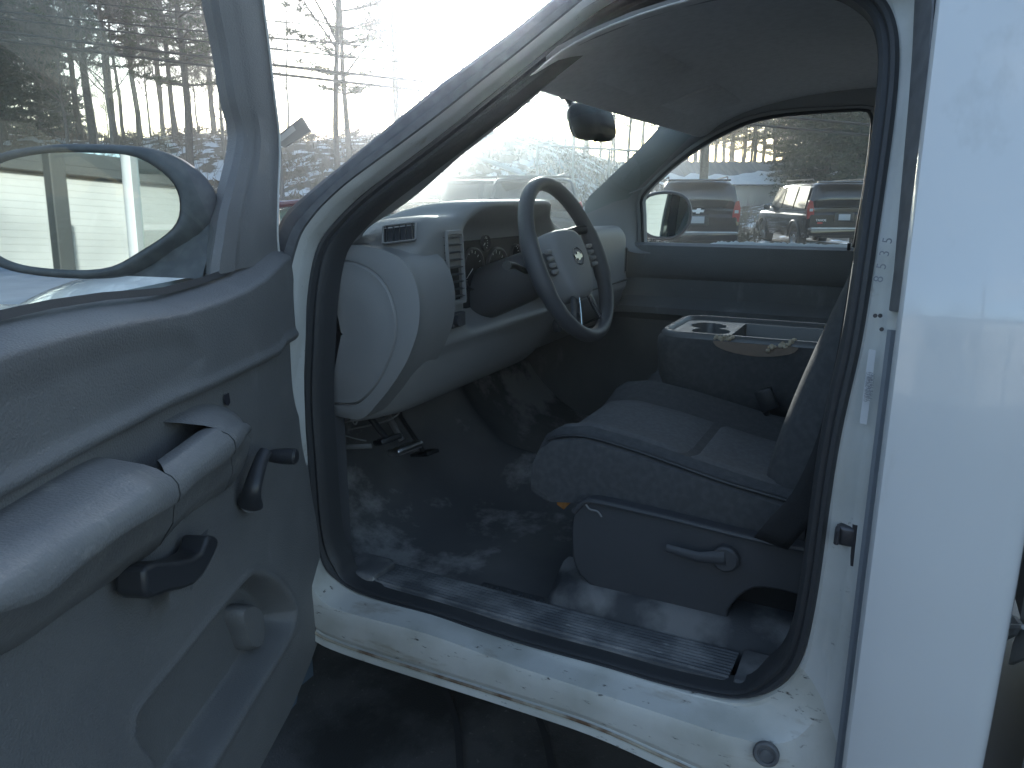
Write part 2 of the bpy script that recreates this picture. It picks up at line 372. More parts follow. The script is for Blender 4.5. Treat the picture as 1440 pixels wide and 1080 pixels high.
# jamb label + written digits
def jp(px, py, o=.076): return side(px, py, o)
b = MB()
for i, chs in enumerate('8535'):
    px = 1236+i*4.2; py = 392-i*18
    c = jp(px, py, .075); up_ = (jp(px+1.2, py-5, .075)-c); rt = V((0, -1, 0))
    m4 = frame(c+V((-.006,0,0)), up_, V((0,1,0)))
    t = text_mesh(chs, .018, m4, .0004); b.v, b.f = b.v+t.v, b.f+[tuple(k+len(b.v) for k in f) for f in t.f]
b.build('written_digits', 'print', jamb, smooth=False, label='black handwritten digits on the white door frame')
b = MB(); lb = [(1222,490),(1232,492),(1219,596),(1209,594)]
q = [jp(x, y, .073)+V((-.004,0,0)) for x, y in lb]; b.prism(q, (-.0006,0,0)); lab = b.build('jamb_sticker', 'sticker', jamb, smooth=False, label='pale label strip on the door frame')
b = MB()
for i, w in enumerate(['GVWR 2903KG', '1GCEC14X', 'TIRE 245/70R17', 'TYPE TRUCK']):
    c = jp(1219.5+i*2.2, 543, .066)+V((-.0052,0,0)); up_ = jp(1223+i*2.2, 510, .066)-jp(1216+i*2.2, 575, .066)
    t = text_mesh(w, .0065, frame(c, up_, V((0,1,0))), .0002); b.v, b.f = b.v+t.v, b.f+[tuple(k+len(b.v) for k in f) for f in t.f]
b.build('label_print', 'print', lab, smooth=False)
# screws on jamb
b = MB()
for x, y in ((1231,443),(1238,443),(1240,462)): b.disc(jp(x,y,.082)-V((.006,0,0)), (-1,0,0), .003, h=.002, n=10)
b.build('frame_screw', 'dkmetal', jamb)
# ---- roof, back wall, passenger side outer, cowl, hood, fenders
b = MB(); rr = []
for i in range(9):
    y = -.19+i*.105; k = sstep(.45,.66,y)
    rr.append([V((1.33+k*.08, y, 1.86-k*.07)), V((1.42+k*.08, y, 1.905-k*.10)), V((1.6, y, 1.925-k*.12)), V((2.1, y, 1.94-k*.13)), V((2.6, y, 1.925-k*.12)), V((2.78-k*.08, y, 1.905-k*.10)), V((2.87-k*.08, y, 1.86-k*.07))])
b.grid(rr); b.build('roof_panel', 'paint', truck, sub=1)
b = MB()
def mir(p): return V((4.2-p.x, p.y, p.z))
rr = []
for z in [.22,.26,.34]+[.42+.05*i for i in range(19)]: rr.append([V((4.2-xs(z), y, z)) for y in (-.19, .0, .3, .6, .9, 1.15, 1.5, 1.66)])  # lowest rows and front end extended to block sun under the truck
b.grid(rr, flip=True)
rw = [V((4.2-xs(z), y, z)) for z in (1.36,1.5,1.6,1.7,1.78,1.84) for y in (-.19, .02)]
b.grid([[rw[2*i], rw[2*i+1]] for i in range(6)], flip=True)
b.build('passenger_body_side', 'paint', truck)
# back wall with rear window
b = MB()
for (x0, x1, z0, z1) in ((1.2,3.0,.55,1.38),(1.25,1.5,1.38,1.88),(2.7,2.95,1.38,1.88),(1.5,2.7,1.76,1.90)):
    b.box(((x0+x1)/2, -.165, (z0+z1)/2), (x1-x0, .03, z1-z0))
bw = b.build('cab_back_wall', 'trim', truck, smooth=False)
b = MB(); b.box((2.1,-.17,1.57), (1.2,.005,.38)); b.build('rear_window', 'glass', bw, smooth=False)
# hood + fenders + grille mass ahead of the cab
b = MB(); rr = []
for y, z, w in ((1.42,1.33,.80),(1.6,1.335,.80),(1.9,1.315,.79),(2.2,1.28,.78),(2.5,1.22,.77),(2.62,1.16,.76),(2.66,1.05,.75)):
    rr.append([V((2.1+w*t, y, z-.085*abs(t)**4+(.02 if .45 < abs(t) < .8 else 0))) for t in (-1,-.9,-.75,-.6,-.5,-.3,0,.3,.5,.6,.75,.9,1)])
b.grid(rr, flip=True); b.build('hood', 'paint', truck, sub=2, label='white hood beyond the windshield')
for sgn, nm in ((-1,'fender'),(1,'fender')):
    b = MB(); rr = []
    for y in [1.16+i*.1 for i in range(16)]:
        wx = 1.01 if y < 2.4 else 1.01-(y-2.4)*.25
        wh = .62+ (0 if abs(y-1.98) > .44 else math.sqrt(max(0,.44**2-(y-1.98)**2))) if abs(y-1.98) < .44 else .55
        topz = 1.235-.05*sstep(1.4,2.7,y)
        rr.append([V((2.1+sgn*(.80), y, topz)), V((2.1+sgn*(wx-.09), y, topz-.01)), V((2.1+sgn*(wx-.02), y, topz-.06)), V((2.1+sgn*wx, y, topz-.15)), V((2.1+sgn*(wx), y, max(wh,.95))), V((2.1+sgn*(wx+.01), y, wh))])
    b.grid(rr, flip=(sgn < 0)); b.build(nm, 'paint', truck, sub=1)
b = MB(); b.box((2.1,2.68,.85), (1.6,.12,.5), bev=.04); b.build('grille', 'dark', truck)
b = MB(); b.box((2.1,2.80,.55), (1.95,.16,.25), bev=.05); b.build('front_bumper', 'chrome', truck)
b = MB(); b.grid([[V((x, 1.34+.10*math.sin(math.pi*(x-1.2)/1.8), 1.345)) for x in (1.2,1.5,1.8,2.1,2.4,2.7,3.0)], [V((x, 1.46, 1.335)) for x in (1.2,1.5,1.8,2.1,2.4,2.7,3.0)]]); b.build('cowl_grille', 'black', truck)
for sgn in (-1,1):
    for yy in (1.98,):
        b = MB(); c = V((2.1+sgn*.86, yy, .39)); b.disc(c-V((sgn*.12,0,0)), (sgn,0,0), .39, rings=[(.24,0),(.37,0),(.39,.03),(.39,.21),(.37,.24),(.24,.24)], n=40)
        w = b.build('front_wheel', 'rubber', truck); b = MB(); b.disc(c+V((sgn*.07,0,0)), (sgn,0,0), .24, rings=[(.24,.03),(.21,.0),(.09,.02),(.08,.05),(.0001,.055)], n=30); b.build('wheel_rim', 'metal', w)
# chassis underside and low boxes added to block sun, bed behind the cab
b = MB(); b.box((2.1,2.05,.72), (1.45,1.1,.62)); b.build('engine_bay_blocker', 'black', truck, smooth=False)  # unseen box added to stop sun coming through the wheel arches
b = MB(); b.box((2.1,.45,.50), (1.6,1.9,.10)); b.box((1.75,.5,.36), (.5,1.3,.26)); b.box((2.1,-2.4,.52), (.9,3.6,.14)); b.build('chassis_frame', 'black', truck, smooth=False)
b = MB(); b.box((1.62,-1.45,.93), (1.0,2.3,.5)); b.build('bed_box', 'dark', truck, smooth=False)
b = MB(); rr = []
for z in (.60,.66,.80,1.0,1.2,1.36,1.40):
    x = xs(z)-.012 if z > .62 else xs(z)+.02
    rr.append([V((x+.10,-.247,z)), V((x+.02,-.243,z)), V((x,-.258,z)), V((x,-.5,z)), V((x,-1.2,z)), V((x,-2.4,z))])
b.grid(rr, flip=True); b.build('bed_side', 'paint', truck, label='white front edge of the cargo bed')
br = [oY(*p, -.225) for p in ((1415,862),(1426,868),(1432,876),(1424,892),(1403,903),(1409,885))]
b = MB(); b.prism(br, (0,-.006,0)); br2 = [oY(*p, -.235) for p in ((1440,838),(1452,820),(1452,925),(1437,926),(1418,934),(1424,905),(1432,885))]; b.prism(br2, (0,-.006,0)); b.tube([oY(1412,880,-.222), oY(1440,882,-.222)], .004, 6)
b.build('bed_bracket', 'jamb', truck, smooth=False, label='small white bracket in the gap behind the cab')
# rear wheel
b = MB(); c = V((1.30,-2.2,.39)); b.disc(c-V((.12,0,0)), (1,0,0), .39, rings=[(.24,0),(.37,0),(.39,.03),(.39,.21),(.37,.24),(.24,.24)], n=40); b.build('rear_wheel', 'rubber', truck)

# ================================================================== INTERIOR
# floor, toe board, tunnel, firewall
b = MB(); rr = []
for x in [1.20,1.30,1.33,1.40,1.5,1.7,1.88,1.97,2.05,2.15,2.25,2.33,2.42,2.6,2.9,3.0]:
    hump = .13*math.exp(-((x-2.15)/.11)**4)
    col = []
    for y, z in ((-.15,.60),(.1,.57),(.4,.56),(.7,.555),(1.0,.56),(1.15,.58),(1.3,.68),(1.42,.82),(1.46,1.0),(1.46,1.3)):
        zz = z+hump*(1 if y < 1.3 else .6)+random.uniform(-.004,.004)
        if x < 1.32: zz = max(zz, .60)
        col.append(V((x, y-.08*math.exp(-((x-2.15)/.15)**4)*(y > 1.2), zz)))
    rr.append(col)
b.grid(rr); floor = b.build('cab_floor', 'carpet', truck, sub=2, label='dirty black carpeted cab floor')
# rubber mats with honeycomb lumps
def hexmat(cx, cy_, w, l, z, nm, rot=0):
    b = MB(); b.box((cx,cy_,z), (w,l,.008), bev=.003)
    nx = int(w/.017); ny = int(l/.0148)
    for i in range(nx):
        for j in range(ny):
            x = cx-w/2+.012+i*.017+(.0085 if j % 2 else 0); y = cy_-l/2+.012+j*.0148
            if x > cx+w/2-.01: continue
            o = len(b.v)
            for k in range(6): b.v.append(V((x+.0070*math.cos(k*math.pi/3+.5), y+.0070*math.sin(k*math.pi/3+.5), z+.004)))
            for k in range(6): b.v.append(V((x+.0048*math.cos(k*math.pi/3+.5), y+.0048*math.sin(k*math.pi/3+.5), z+.0075)))
            for k in range(6): b.f.append((o+k, o+(k+1)%6, o+6+(k+1)%6, o+6+k))
            b.f.append(tuple(o+6+k for k in range(6)))
    return b
b = hexmat(1.385, .50, .13, .62, .592, ''); b.build('rubber_mat', 'mat', floor, label='black honeycomb rubber floor covering by the seat')
# sill plate, ribbed, clipped to the sill inside the seal
b = MB(); rows = []
prof = [(1.235,.632),(1.238,.652)]
for i in range(9):
    x = 1.245+i*.0125; z = .653-.0016*i
    prof += [(x, z), (x+.003, z+.0035), (x+.007, z+.0035), (x+.0095, z)]
prof += [(1.36,.636),(1.372,.618),(1.375,.59)]
for y in [.19+i*.0275 for i in range(31)]:
    rows.append([V((x, y, z+ .0015*math.sin(y*9))) for x, z in prof])
b.grid(rows, flip=True); b.build('sill_plate', 'sillplate', truck, label='scuffed ribbed plastic step plate inside the sill', angle=25)
b = MB(); 
b.box((1.285,.105,.655), (.11,.15,.02), bev=.008); b.build('sill_end_cap', 'sillplate', truck); b = MB(); b.box((1.285,1.03,.655), (.10,.10,.03), bev=.012); b.build('sill_end_cap', 'sillplate', truck)
# kick panel (front of footwell, inner side)
b = MB(); rr = []
for y in (1.085,1.09,1.12,1.18,1.25,1.35,1.46): rr.append([V((1.272 if y > 1.086 else 1.30, y, z)) for z in (.60,.7,.85,1.0,1.1,1.3,1.385)])
b.grid(rr); b.build('kick_panel', 'dark', truck)
# ---- driver A-pillar trim between seal and windshield
pr = [((447,400),(488,362)),((458,362),(497,338)),((478,328),(510,320)),((526,280),(548,296)),((586,234),(583,270)),((645,190),(640,219)),((695,151),(690,180)),((744,113),(728,150)),((804,64),(770,112)),((862,24),(820,76))]
pa = catu([side(*a, .122) for a, c in pr], 3); pb = catu([oX(*c, X) for (a, c), X in zip(pr, (1.30,1.31,1.33,1.35,1.37,1.40,1.42,1.44,1.46,1.50))], 3)
b = MB(); b.grid([mixrow(pa,pa,0,.03), pa, mixrow(pa,pb,.25,-.006), mixrow(pa,pb,.6,-.008), mixrow(pa,pb,.9,-.003), pb, mixrow(pb,pb,0,.03)])
b.build('pillar_trim', 'trim', truck, sub=1, solid=-.008, label='grey plastic trim on the driver windshield pillar')
# ---- windshield
b = MB(); rr = []
for i in range(9):
    t = i/8; row = []
    for j in range(17):
        s = j/16; w = 2*s-1
        xb = 2.1+w*(.85-.17*t); bow = (1-w*w)
        y = (1.13+.26*bow)*(1-t)+(.64+.09*bow)*t; z = 1.35+(1.765-1.35)*t+.012*math.sin(math.pi*t)*bow
        row.append(V((xb, y, z)))
    rr.append(row)
b.grid(rr); ws = b.build('windshield', 'wglass', truck, sub=1, label='dusty windshield glowing in low sun')
# ---- headliner & header
b = MB(); rr = []
for y, z in ((.745,1.722),(.70,1.738),(.60,1.772),(.45,1.82),(.2,1.85),(-.14,1.85)):
    rr.append([V((2.1+w*(.655+.02*sstep(.6,.4,y)), y+(-.045*abs(w)**3 if y > .6 else 0)+.0, z-.012*abs(w)**4)) for w in (-1.14,-1,-.8,-.5,0,.5,.8,1,1.14)])
b.grid(rr); b.build('headliner', 'liner', truck, sub=2, solid=.01, label='grey cloth headliner')
# side rail trims
for sg in (-1,1):
    b = MB(); rr = []
    for y, dz in ((-.14,0),(.1,0),(.3,0),(.45,-.02),(.62,-.075)): rr.append([V((2.1+sg*.66, y, 1.845+dz)), V((2.1+sg*.70, y, 1.835+dz)), V((2.1+sg*.735, y, 1.815+dz)), V((2.1+sg*.75, y, 1.835+dz))])
    b.grid(rr, flip=sg > 0); b.build('roof_rail_trim', 'trim', truck, sub=1)
# sun visors
for xc in (1.75, 2.42):
    b = MB(); rot = Matrix.Rotation(R(-17), 3, 'X'); b.box((xc,.57,1.782), (.40,.16,.014), rot, bev=.006)
    b.build('sun_visor', 'liner', truck)
dlp = oZ(955,122,1.80); b = MB(); b.box(dlp+V((0,0,.008)), (.13,.08,.024), bev=.010); dl = b.build('dome_lamp', 'dashcap', truck); b = MB(); b.box(dlp+V((0,0,-.006)), (.09,.045,.008), bev=.003); b.build('lamp_lens', 'amber', dl)
# ---- rear view mirror
rc = oX(833,170,2.10)
b = MB(); Rm = frame(rc, V((.97,-.22,0)), V((0,.25,1))).to_3x3(); 
rows = []
for e, dz in ((.2,-.022),(.75,-.021),(.93,-.012),(1,0),(.96,.012),(.90,.014)):
    row = []
    for k in range(40):
        a = 2*math.pi*k/40; x = math.copysign(abs(math.cos(a))**.62, math.cos(a))*.108*e; y = math.copysign(abs(math.sin(a))**.62, math.sin(a))*.054*e
        row.append(rc+Rm@V((x, y-.006*abs(x/.088), dz*-1)))
    rows.append(row)
b.grid(rows, cv=True); o = len(b.v); b.v += []; b.face(rows[-1][::-1]); b.face(rows[0])
b.tube([rc+V((0,.02,.01)), rc+V((-.02,.05,.035)), rc+V((-.03,.075,.075))], [.014,.009,.008], 10); b.box(rc+V((-.032,.078,.08)), (.03,.012,.045), bev=.005)
b.tube([rc+Rm@V((0,-.04,.0)), rc+Rm@V((0,-.058,.0))], .006, 8)
rv = b.build('rear_view_mirror', 'black', truck, label='black oval interior mirror on the windshield')
b = MB(); b.face([p+Rm@V((0,0,-.0015)) for p in rows[-1]])
b.build('mirror_glass', 'mirror', rv, smooth=False)

# ---- dashboard
D = {}
def prof(X):
    hood = sstep(1.535,1.60,X)*(1-sstep(1.98,2.06,X)); end = 1-sstep(1.30,1.42,X); rt = sstep(2.0,2.2,X); re = sstep(2.72,2.92,X)
    zc = 1.462-.055*end+.034*hood-.060*rt-.035*re
    yc = .925+.02*end-.045*hood-.005*rt+.10*re
    yf = .905-.018*end+.085*hood*0-.0*rt+.06*re
    q = .065*hood
    stp = sstep(1.50,1.56,X)
    return [(1.42,zc-.10),(1.25,zc-.045-.03*hood),(1.10,zc-.015),(1.0,zc-.003),(yc+.02,zc),(yc,zc-.004),(yc-.008,zc-.016),(yf+.002,zc-.030-.01*hood),(yf+q,zc-.050-.02*hood),(yf+q,1.36-.03*rt),(yf+q,1.29),(yf+q,1.235),(yf+q*.6,1.205),(yf-.004,1.190),(yf-.010,1.172),(yf+.004,1.160),(yf+.012,1.12),(.935+.05*end+.05*rt,1.06),(.975+.05*end+.05*rt,1.02),(1.03+.04*rt,.995),(1.14,.99),(1.3,1.02)]
b = MB(); Xs = [1.305,1.33,1.37,1.42,1.46,1.50,1.53,1.545,1.56,1.575,1.60,1.68,1.76,1.84,1.92,1.97,2.0,2.03,2.07,2.12,2.2,2.3,2.45,2.6,2.72,2.8,2.87,2.92]
b.grid([[V((X, y+.045*(1-sstep(1.295,1.37,X)), z)) for y, z in prof(X)] for X in Xs], flip=True)
dash = b.build('dashboard', 'dash', truck, sub=1, label='grey plastic dashboard')
# end panel facing the door opening: curved rim and oval fuse cover
def ring_pts(L, X, n=48): return cat([oX(x, y, X) for x, y in L], n)
capL = [(463,368),(471,367),(498,369),(524,382),(542,402),(553,429),(558,462),(551,498),(533,536),(513,560),(496,569),(464,568)]
rimL = [(470,345),(505,345),(540,352),(566,366),(582,390),(590,425),(588,462),(581,486),(571,510),(554,538),(534,564),(507,589),(467,584)]
outL = [(505,322),(530,322),(556,332),(580,350),(596,378),(604,412),(606,450),(603,478),(594,505),(577,535),(556,562),(530,590),(480,610)]
R0 = ring_pts(capL, 1.262); R1 = ring_pts(capL, 1.266); R2 = ring_pts(rimL, 1.275); R3 = ring_pts(rimL, 1.283); R4 = ring_pts(outL, 1.33); 
b = MB(); cen = oX(480,470,1.262)
b.grid([[cen.lerp(p, .02) for p in R0], [cen.lerp(p, .5)+V((-.004,0,0)) for p in R0], [cen.lerp(p,.78)+V((-.004,0,0)) for p in R0], [cen.lerp(p,.84)+V((-.001,0,0)) for p in R0], [cen.lerp(p, .97) for p in R0], [cen.lerp(p,1.0)+V((.008,0,0)) for p in R0]])
b.build('fuse_panel_cover', 'dashcap', dash, label='rounded light grey cover on the dash end')
b = MB(); b.grid([[p+V((.01,0,0)) for p in R1], [p.lerp(q,.06)+V((-.001,0,0)) for p, q in zip(R1,R2)], [p.lerp(q,.5)+V((-.004,0,0)) for p, q in zip(R1,R2)], R2, [p.lerp(q,.02)+V((.006,0,0)) for p, q in zip(R3,R4)], [p.lerp(q,.03)+V((.03,0,0)) for p, q in zip(R3,R4)], [p.lerp(q,.03)+V((.14,0,0)) for p, q in zip(R3,R4)]])
b.build('dash_end_panel', 'dashcap', dash, label='light grey curved end of the dashboard')
# slanted side-window vent on the end pod
def louvers(c, ux, uz, w, h, n, nm, par=dash, m='dark', vertical=False):
    c = V(c); ux = V(ux).normalized(); uz = V(uz).normalized(); nn = ux.cross(uz).normalized()
    if nn.dot(-c+C0P) < 0: nn = -nn
    b = MB(); P = lambda a, d, k: c+ux*a+uz*d+nn*k
    rim = [P(a*w/2, d*h/2, 0) for a, d in ((-1,-1),(1,-1),(1,1),(-1,1))]
    b.grid([[P(a*w*.5*e, d*h*.5*e, k) for a, d in ((-1,-.9),(-.9,-1),(.9,-1),(1,-.9),(1,.9),(.9,1),(-.9,1),(-1,.9))] for e, k in ((1.12,-.004),(1.10,.004),(1.0,.004),(.97,-.004))], cv=True)
    v = b.build(nm, 'dash', par); b = MB(); b.face([P(a*w*.5, d*h*.5, -.012) for a, d in ((-1,-1),(1,-1),(1,1),(-1,1))]); b.build('vent_well', 'black', v, smooth=False)
    b = MB()
    for i in range(n):
        t = -h/2+h*(i+.5)/n if not vertical else -w/2+w*(i+.5)/n
        if vertical: b.prism([P(t-.001, -h*.49, .001), P(t+.001, -h*.49, .003), P(t+.003, -h*.49, -.010), P(t+.001,-h*.49,-.010)], uz*h*.98)
        else: b.prism([P(-w*.49, t-.001, .001), P(-w*.49, t+.001, .003), P(-w*.49, t+.003, -.010), P(-w*.49, t+.001, -.010)], ux*w*.98)
    b.build('vent_louvers', 'dark', v, smooth=False); return v
louvers(oX(560,330,1.345)+V((-.016,-.014,.004)), V((.55,-.75,.1)), V((.35,.2,.9)), .065, .036, 5, 'side_window_vent', vertical=True)
louvers((1.485,.893,1.345), (1,0,0), (0,.05,1), .062, .15, 9, 'air_vent')
louvers((2.80,.935,1.27), (.9,.35,0), (0,0,1), .10, .085, 7, 'air_vent', vertical=True)
louvers((2.12,.892,1.32), (1,0,0), (0,.05,1), .09, .08, 5, 'air_vent')
# knobs below the vent, cluster
b = MB(); b.box((1.49,.896,1.225), (.06,.014,.035), bev=.004); b.disc((1.475,.89,1.225), (0,-1,.05), .013, h=.012, n=20); b.build('light_switch', 'dark', dash)
b = MB(); b.box((1.79,.962,1.31), (.36,.006,.17), bev=.003); cl = b.build('gauge_cluster', 'gface', dash, label='dark instrument cluster with round dials')
for x, z, r in ((1.67,1.325,.050),(1.80,1.31,.058),(1.91,1.345,.028),(1.91,1.275,.028),(1.735,1.385,.020),(1.60,1.36,.018)):
    b = MB(); b.disc((x,.957,z), (0,-1,0), r, rings=[(r*1.08,0),(r*1.06,.008),(r,.009),(r*.97,.002)], n=40); b.build('dial_ring', 'dkmetal', cl)
    b = MB()
    for k in range(13):
        a = R(225-270*k/12); b.prism([V((x+math.cos(a)*r*.78-math.sin(a)*.0008, .9565, z+math.sin(a)*r*.78+math.cos(a)*.0008)), V((x+math.cos(a)*r*.92-math.sin(a)*.0008, .9565, z+math.sin(a)*r*.92+math.cos(a)*.0008)), V((x+math.cos(a)*r*.92+math.sin(a)*.0008, .9565, z+math.sin(a)*r*.92-math.cos(a)*.0008)), V((x+math.cos(a)*r*.78+math.sin(a)*.0008, .9565, z+math.sin(a)*r*.78-math.cos(a)*.0008))], (0,-.0008,0))
    a = R(215); b.prism([V((x,.955,z-.0015)), V((x+math.cos(a)*r*.8,.955,z+math.sin(a)*r*.8)), V((x,.955,z+.0015))], (0,-.001,0))
    b.build('dial_marks', 'white', cl, smooth=False)
b = MB(); b.box((2.14,.893,1.235), (.20,.012,.06), bev=.004)
rd = b.build('radio', 'dark', dash); 
b = MB()
for x in (2.06,2.22): b.disc((x,.888,1.235), (0,-1,0), .011, h=.014, n=18)
for x in (2.09,2.11,2.13,2.15,2.17,2.19): b.box((x,.886,1.222), (.015,.006,.008))
b.build('radio_knob', 'black', rd)
for x in (2.07,2.14,2.21): b = MB(); b.disc((x,.900,1.125), (0,-1,0), .020, h=.016, n=20); b.build('climate_knob', 'dark', dash)
# glovebox seam + lower centre
b = MB(); b.box((2.55,.90,1.20), (.44,.01,.004)); b.box((2.55,.955,1.07), (.42,.01,.004)); b.build('glovebox_seam', 'black', dash, smooth=False)
# ---- steering column and wheel
WC = V((1.72,.713,1.353)); wn = V((0,-.927,.376)).normalized(); wx = V((1,0,0)); wy = wn.cross(wx); wy = wy if wy.z > 0 else -wy
def wp(a, b_, c=0): return WC+wx*a+wy*b_+wn*c
b = MB(); b.tube([WC-wn*.05, WC-wn*.12, WC-wn*.2, WC-wn*.34], [.045,.062,.066,.07], 20, flat=.9)
sc_ = b.build('steering_column', 'dark', truck)
b = MB(); b.tube([WC-wn*.10+V((-.05,0,.01)), WC-wn*.10+V((-.13,-.01,.03)), WC-wn*.10+V((-.19,-.02,.035))], [.008,.007,.011], 10); b.build('turn_signal_lever', 'black', sc_)
b = MB(); b.tube([WC-wn*.12+V((.05,0,.03)), WC-wn*.10+V((.11,-.01,.09)), WC-wn*.05+V((.17,-.02,.085))], [.010,.009,.014], 10); b.build('gear_lever', 'black', sc_)
b = MB(); rim = [wp(.193*math.cos(2*math.pi*k/64), .193*math.sin(2*math.pi*k/64)) for k in range(64)]
rr_ = [.0195 if (k % 32) > 3 and (k%32) < 29 else .022 for k in range(64)]
b.tube(rim, rr_, 14, closed=True, flat=.85, up=wn); sw = b.build('steering_wheel', 'dark', truck, label='dark grey steering wheel')
b = MB(); hubpts = []
rows = []
for e, dz in ((1.0,-.045),(1.02,-.02),(1.0,.004),(.94,.014),(.8,.020),(.4,.024),(.02,.025)):
    row = []
    for k in range(48):
        a = 2*math.pi*k/48; x = math.copysign(abs(math.cos(a))**.6, math.cos(a))*.098*e; y = math.copysign(abs(math.sin(a))**.6, math.sin(a))
        y = y*(.075 if y > 0 else .10)*e; x *= (1-.25*max(0, -y/.1))
        row.append(wp(x, y, dz))
    rows.append(row)
b.grid(rows, cv=True); hub = b.build('wheel_hub', 'trim', sw, label='grey airbag pad of the steering wheel')
b = MB(); b.tube([wp(.030*math.cos(2*math.pi*k/32), .021*math.sin(2*math.pi*k/32), .0255) for k in range(32)], .0022, 6, closed=True, up=wn); b.build('emblem_ring', 'chrome', hub)
bt = [(-.024,.004),(-.021,-.0055),(-.0075,-.0055),(-.0085,-.0105),(.0055,-.0105),(.0075,-.0055),(.021,-.0055),(.024,.004),(.0095,.004),(.0105,.010),(-.0045,.010),(-.0062,.004)]
b = MB(); b.prism([wp(x, y, .0245) for x, y in bt], wn*.003); b.build('emblem', 'gold', hub, smooth=False, label='gold bow-tie emblem')
for sg in (-1,1):
    b = MB(); b.grid([[wp(sg*x, y, z) for x, y, z in ((.085,.035,.004),(.12,.028,.0),(.16,.030,-.004),(.19,.034,-.002))], [wp(sg*x, y, z) for x, y, z in ((.085,.0,.012),(.12,.0,.008),(.16,.0,.004),(.195,.0,.002))], [wp(sg*x, y, z) for x, y, z in ((.085,-.04,.004),(.12,-.032,.0),(.16,-.030,-.004),(.19,-.034,-.002))]], flip=sg > 0)
    s_ = b.build('wheel_spoke', 'dark', sw, sub=1, solid=.014)
    b = MB()
    for q in range(4): b.box(wp(sg*.128, .024-.016*q, .011), (.026,.010,.010), bev=.003)
    b.build('spoke_button', 'dashcap', s_)
    b = MB(); b.grid([[wp(sg*x, y, z) for x, y, z in ((.03,-.085,.004),(.045,-.12,.0),(.075,-.165,-.002),(.085,-.175,-.004))], [wp(sg*x, y, z) for x, y, z in ((.06,-.08,.006),(.075,-.11,.002),(.10,-.150,-.002),(.115,-.16,-.004))]], flip=sg < 0)
    s_ = b.build('wheel_spoke', 'dark', sw, sub=1, solid=.010, label='lower spoke edged in bright trim')
    b = MB(); b.tube([wp(sg*.028,-.083,.006), wp(sg*.043,-.12,.004), wp(sg*.072,-.168,.002)], .0022, 6); b.tube([wp(sg*.028,-.083,.006), wp(sg*.062,-.079,.006)], .0022, 6); b.build('spoke_trim', 'chrome', s_)
# ---- pedals and wires under the dash
b = MB(); pdc = oX(570,630,1.60); fr3 = frame(pdc, V((.9,-.35,.1)), V((.1,.3,1))).to_3x3(); b.box(pdc, (.085,.016,.06), fr3, bev=.006)
for i in range(5): b.box(pdc+fr3@V((0,-.009,-.022+i*.011)), (.07,.004,.004), fr3)
b.tube([pdc+V((0,.01,.02)), pdc+V((.0,.09,.14)), pdc+V((.0,.16,.30))], .009, 8); b.build('brake_pedal', 'metal', truck, label='worn brake pedal with bare metal edge')
b = MB(); pa_ = oX(597,637,1.78); b.box(pa_, (.045,.012,.10), fr3, bev=.004); b.tube([pa_, pa_+V((0,.08,.10)), pa_+V((0,.14,.25))], .007, 8); b.build('accelerator_pedal', 'black', truck)
b = MB(); pk = oX(545,618,1.42); b.box(pk, (.06,.014,.045), fr3, bev=.004); b.tube([pk, pk+V((0,.1,.10)), pk+V((0,.14,.22))], .008, 8); b.build('parking_brake_pedal', 'black', truck)
b = MB(); b.tube(cat([oX(x, y, 1.45) for x, y in ((490,604),(520,598),(548,590),(562,580),(568,566))], 12), .0022, 6); b.tube(cat([oX(x, y, 1.36) for x, y in ((498,583),(496,592),(500,597),(503,590),(502,583))], 12), .002, 6); b.tube(cat([oX(x, y, 1.40) for x, y in ((484,612),(500,617),(515,620))], 8), .0018, 6)
b.build('loose_wire', 'dashcap', dash)
b = MB(); b.tube([oX(478,629,1.40), oX(522,627,1.40)], .006, 8, flat=.5); b.build('hood_release_lever', 'dash', truck)
# ---- orange leaf on the floor
lf = oX(793,704,1.56)
b = MB(); b.face([lf+V(q) for q in ((-.004,.016,-.012),(-.010,-.004,-.018),(-.002,-.016,-.004),(.004,-.010,.016),(.0,.008,.020),(.002,.02,.006))]); b.face([lf+V(q) for q in ((-.002,-.016,-.004),(.014,-.020,-.002),(.012,-.008,.014),(.004,-.010,.016))])
tag(b.build('dry_leaf', 'orange', None, smooth=False, solid=.001), 'small crumpled orange leaf or scrap at the front corner of the driver seat', 'leaf')

# ---- SEAT
seat = empty('bench_seat', (1.9,.2,.56), 'dark grey cloth bench seat inside the truck cab, torn folded centre armrest', 'bench seat')
def seatrow(y, x0, x1, zt, zb, bol=.02, dish=.03, n=14):
    out = []
    for k in range(n+1):
        t = k/n; x = x0+(x1-x0)*t; e = min(t, 1-t)*(x1-x0)
        z = zt-dish*sstep(0,.16,e)-(.028*(1-sstep(0,.04,e)))
        out.append(V((x, y, z)))
    zm = max(zt-.07, zb+.003); return [V((x0-.004, y, zb)), V((x0-.006, y, zm))]+out+[V((x1+.006, y, zm)), V((x1+.004, y, zb))]
def cushion(x0, x1, nm, lab=None, par=seat, y0=.10, zf=0):
    b = MB(); rows = []
    for y, zt, zb in ((.640,.862,.85),(.668,.885,.86),(.680,.945,.86),(.663,.985,.85),(.632,1.008,.84),(.56,1.02,.85),(.45,1.005,.86),(.35,.985,.86),(.25,.965,.86),(.15,.95,.86),(y0,.95,.86)):
        rows.append(seatrow(y, x0, x1, zt+zf, zb))
    b.grid(rows, flip=True); b.face([r for r in rows[0]][::-1]) ; return b.build(nm, 'seatdk', par, label=lab)
c1 = cushion(1.445,2.00,'seat_cushion','driver seat cushion with lighter worn cloth insert')
c2 = cushion(2.01,2.36,'seat_cushion', zf=-.03)
c3 = cushion(2.37,2.92,'seat_cushion', zf=-.01)
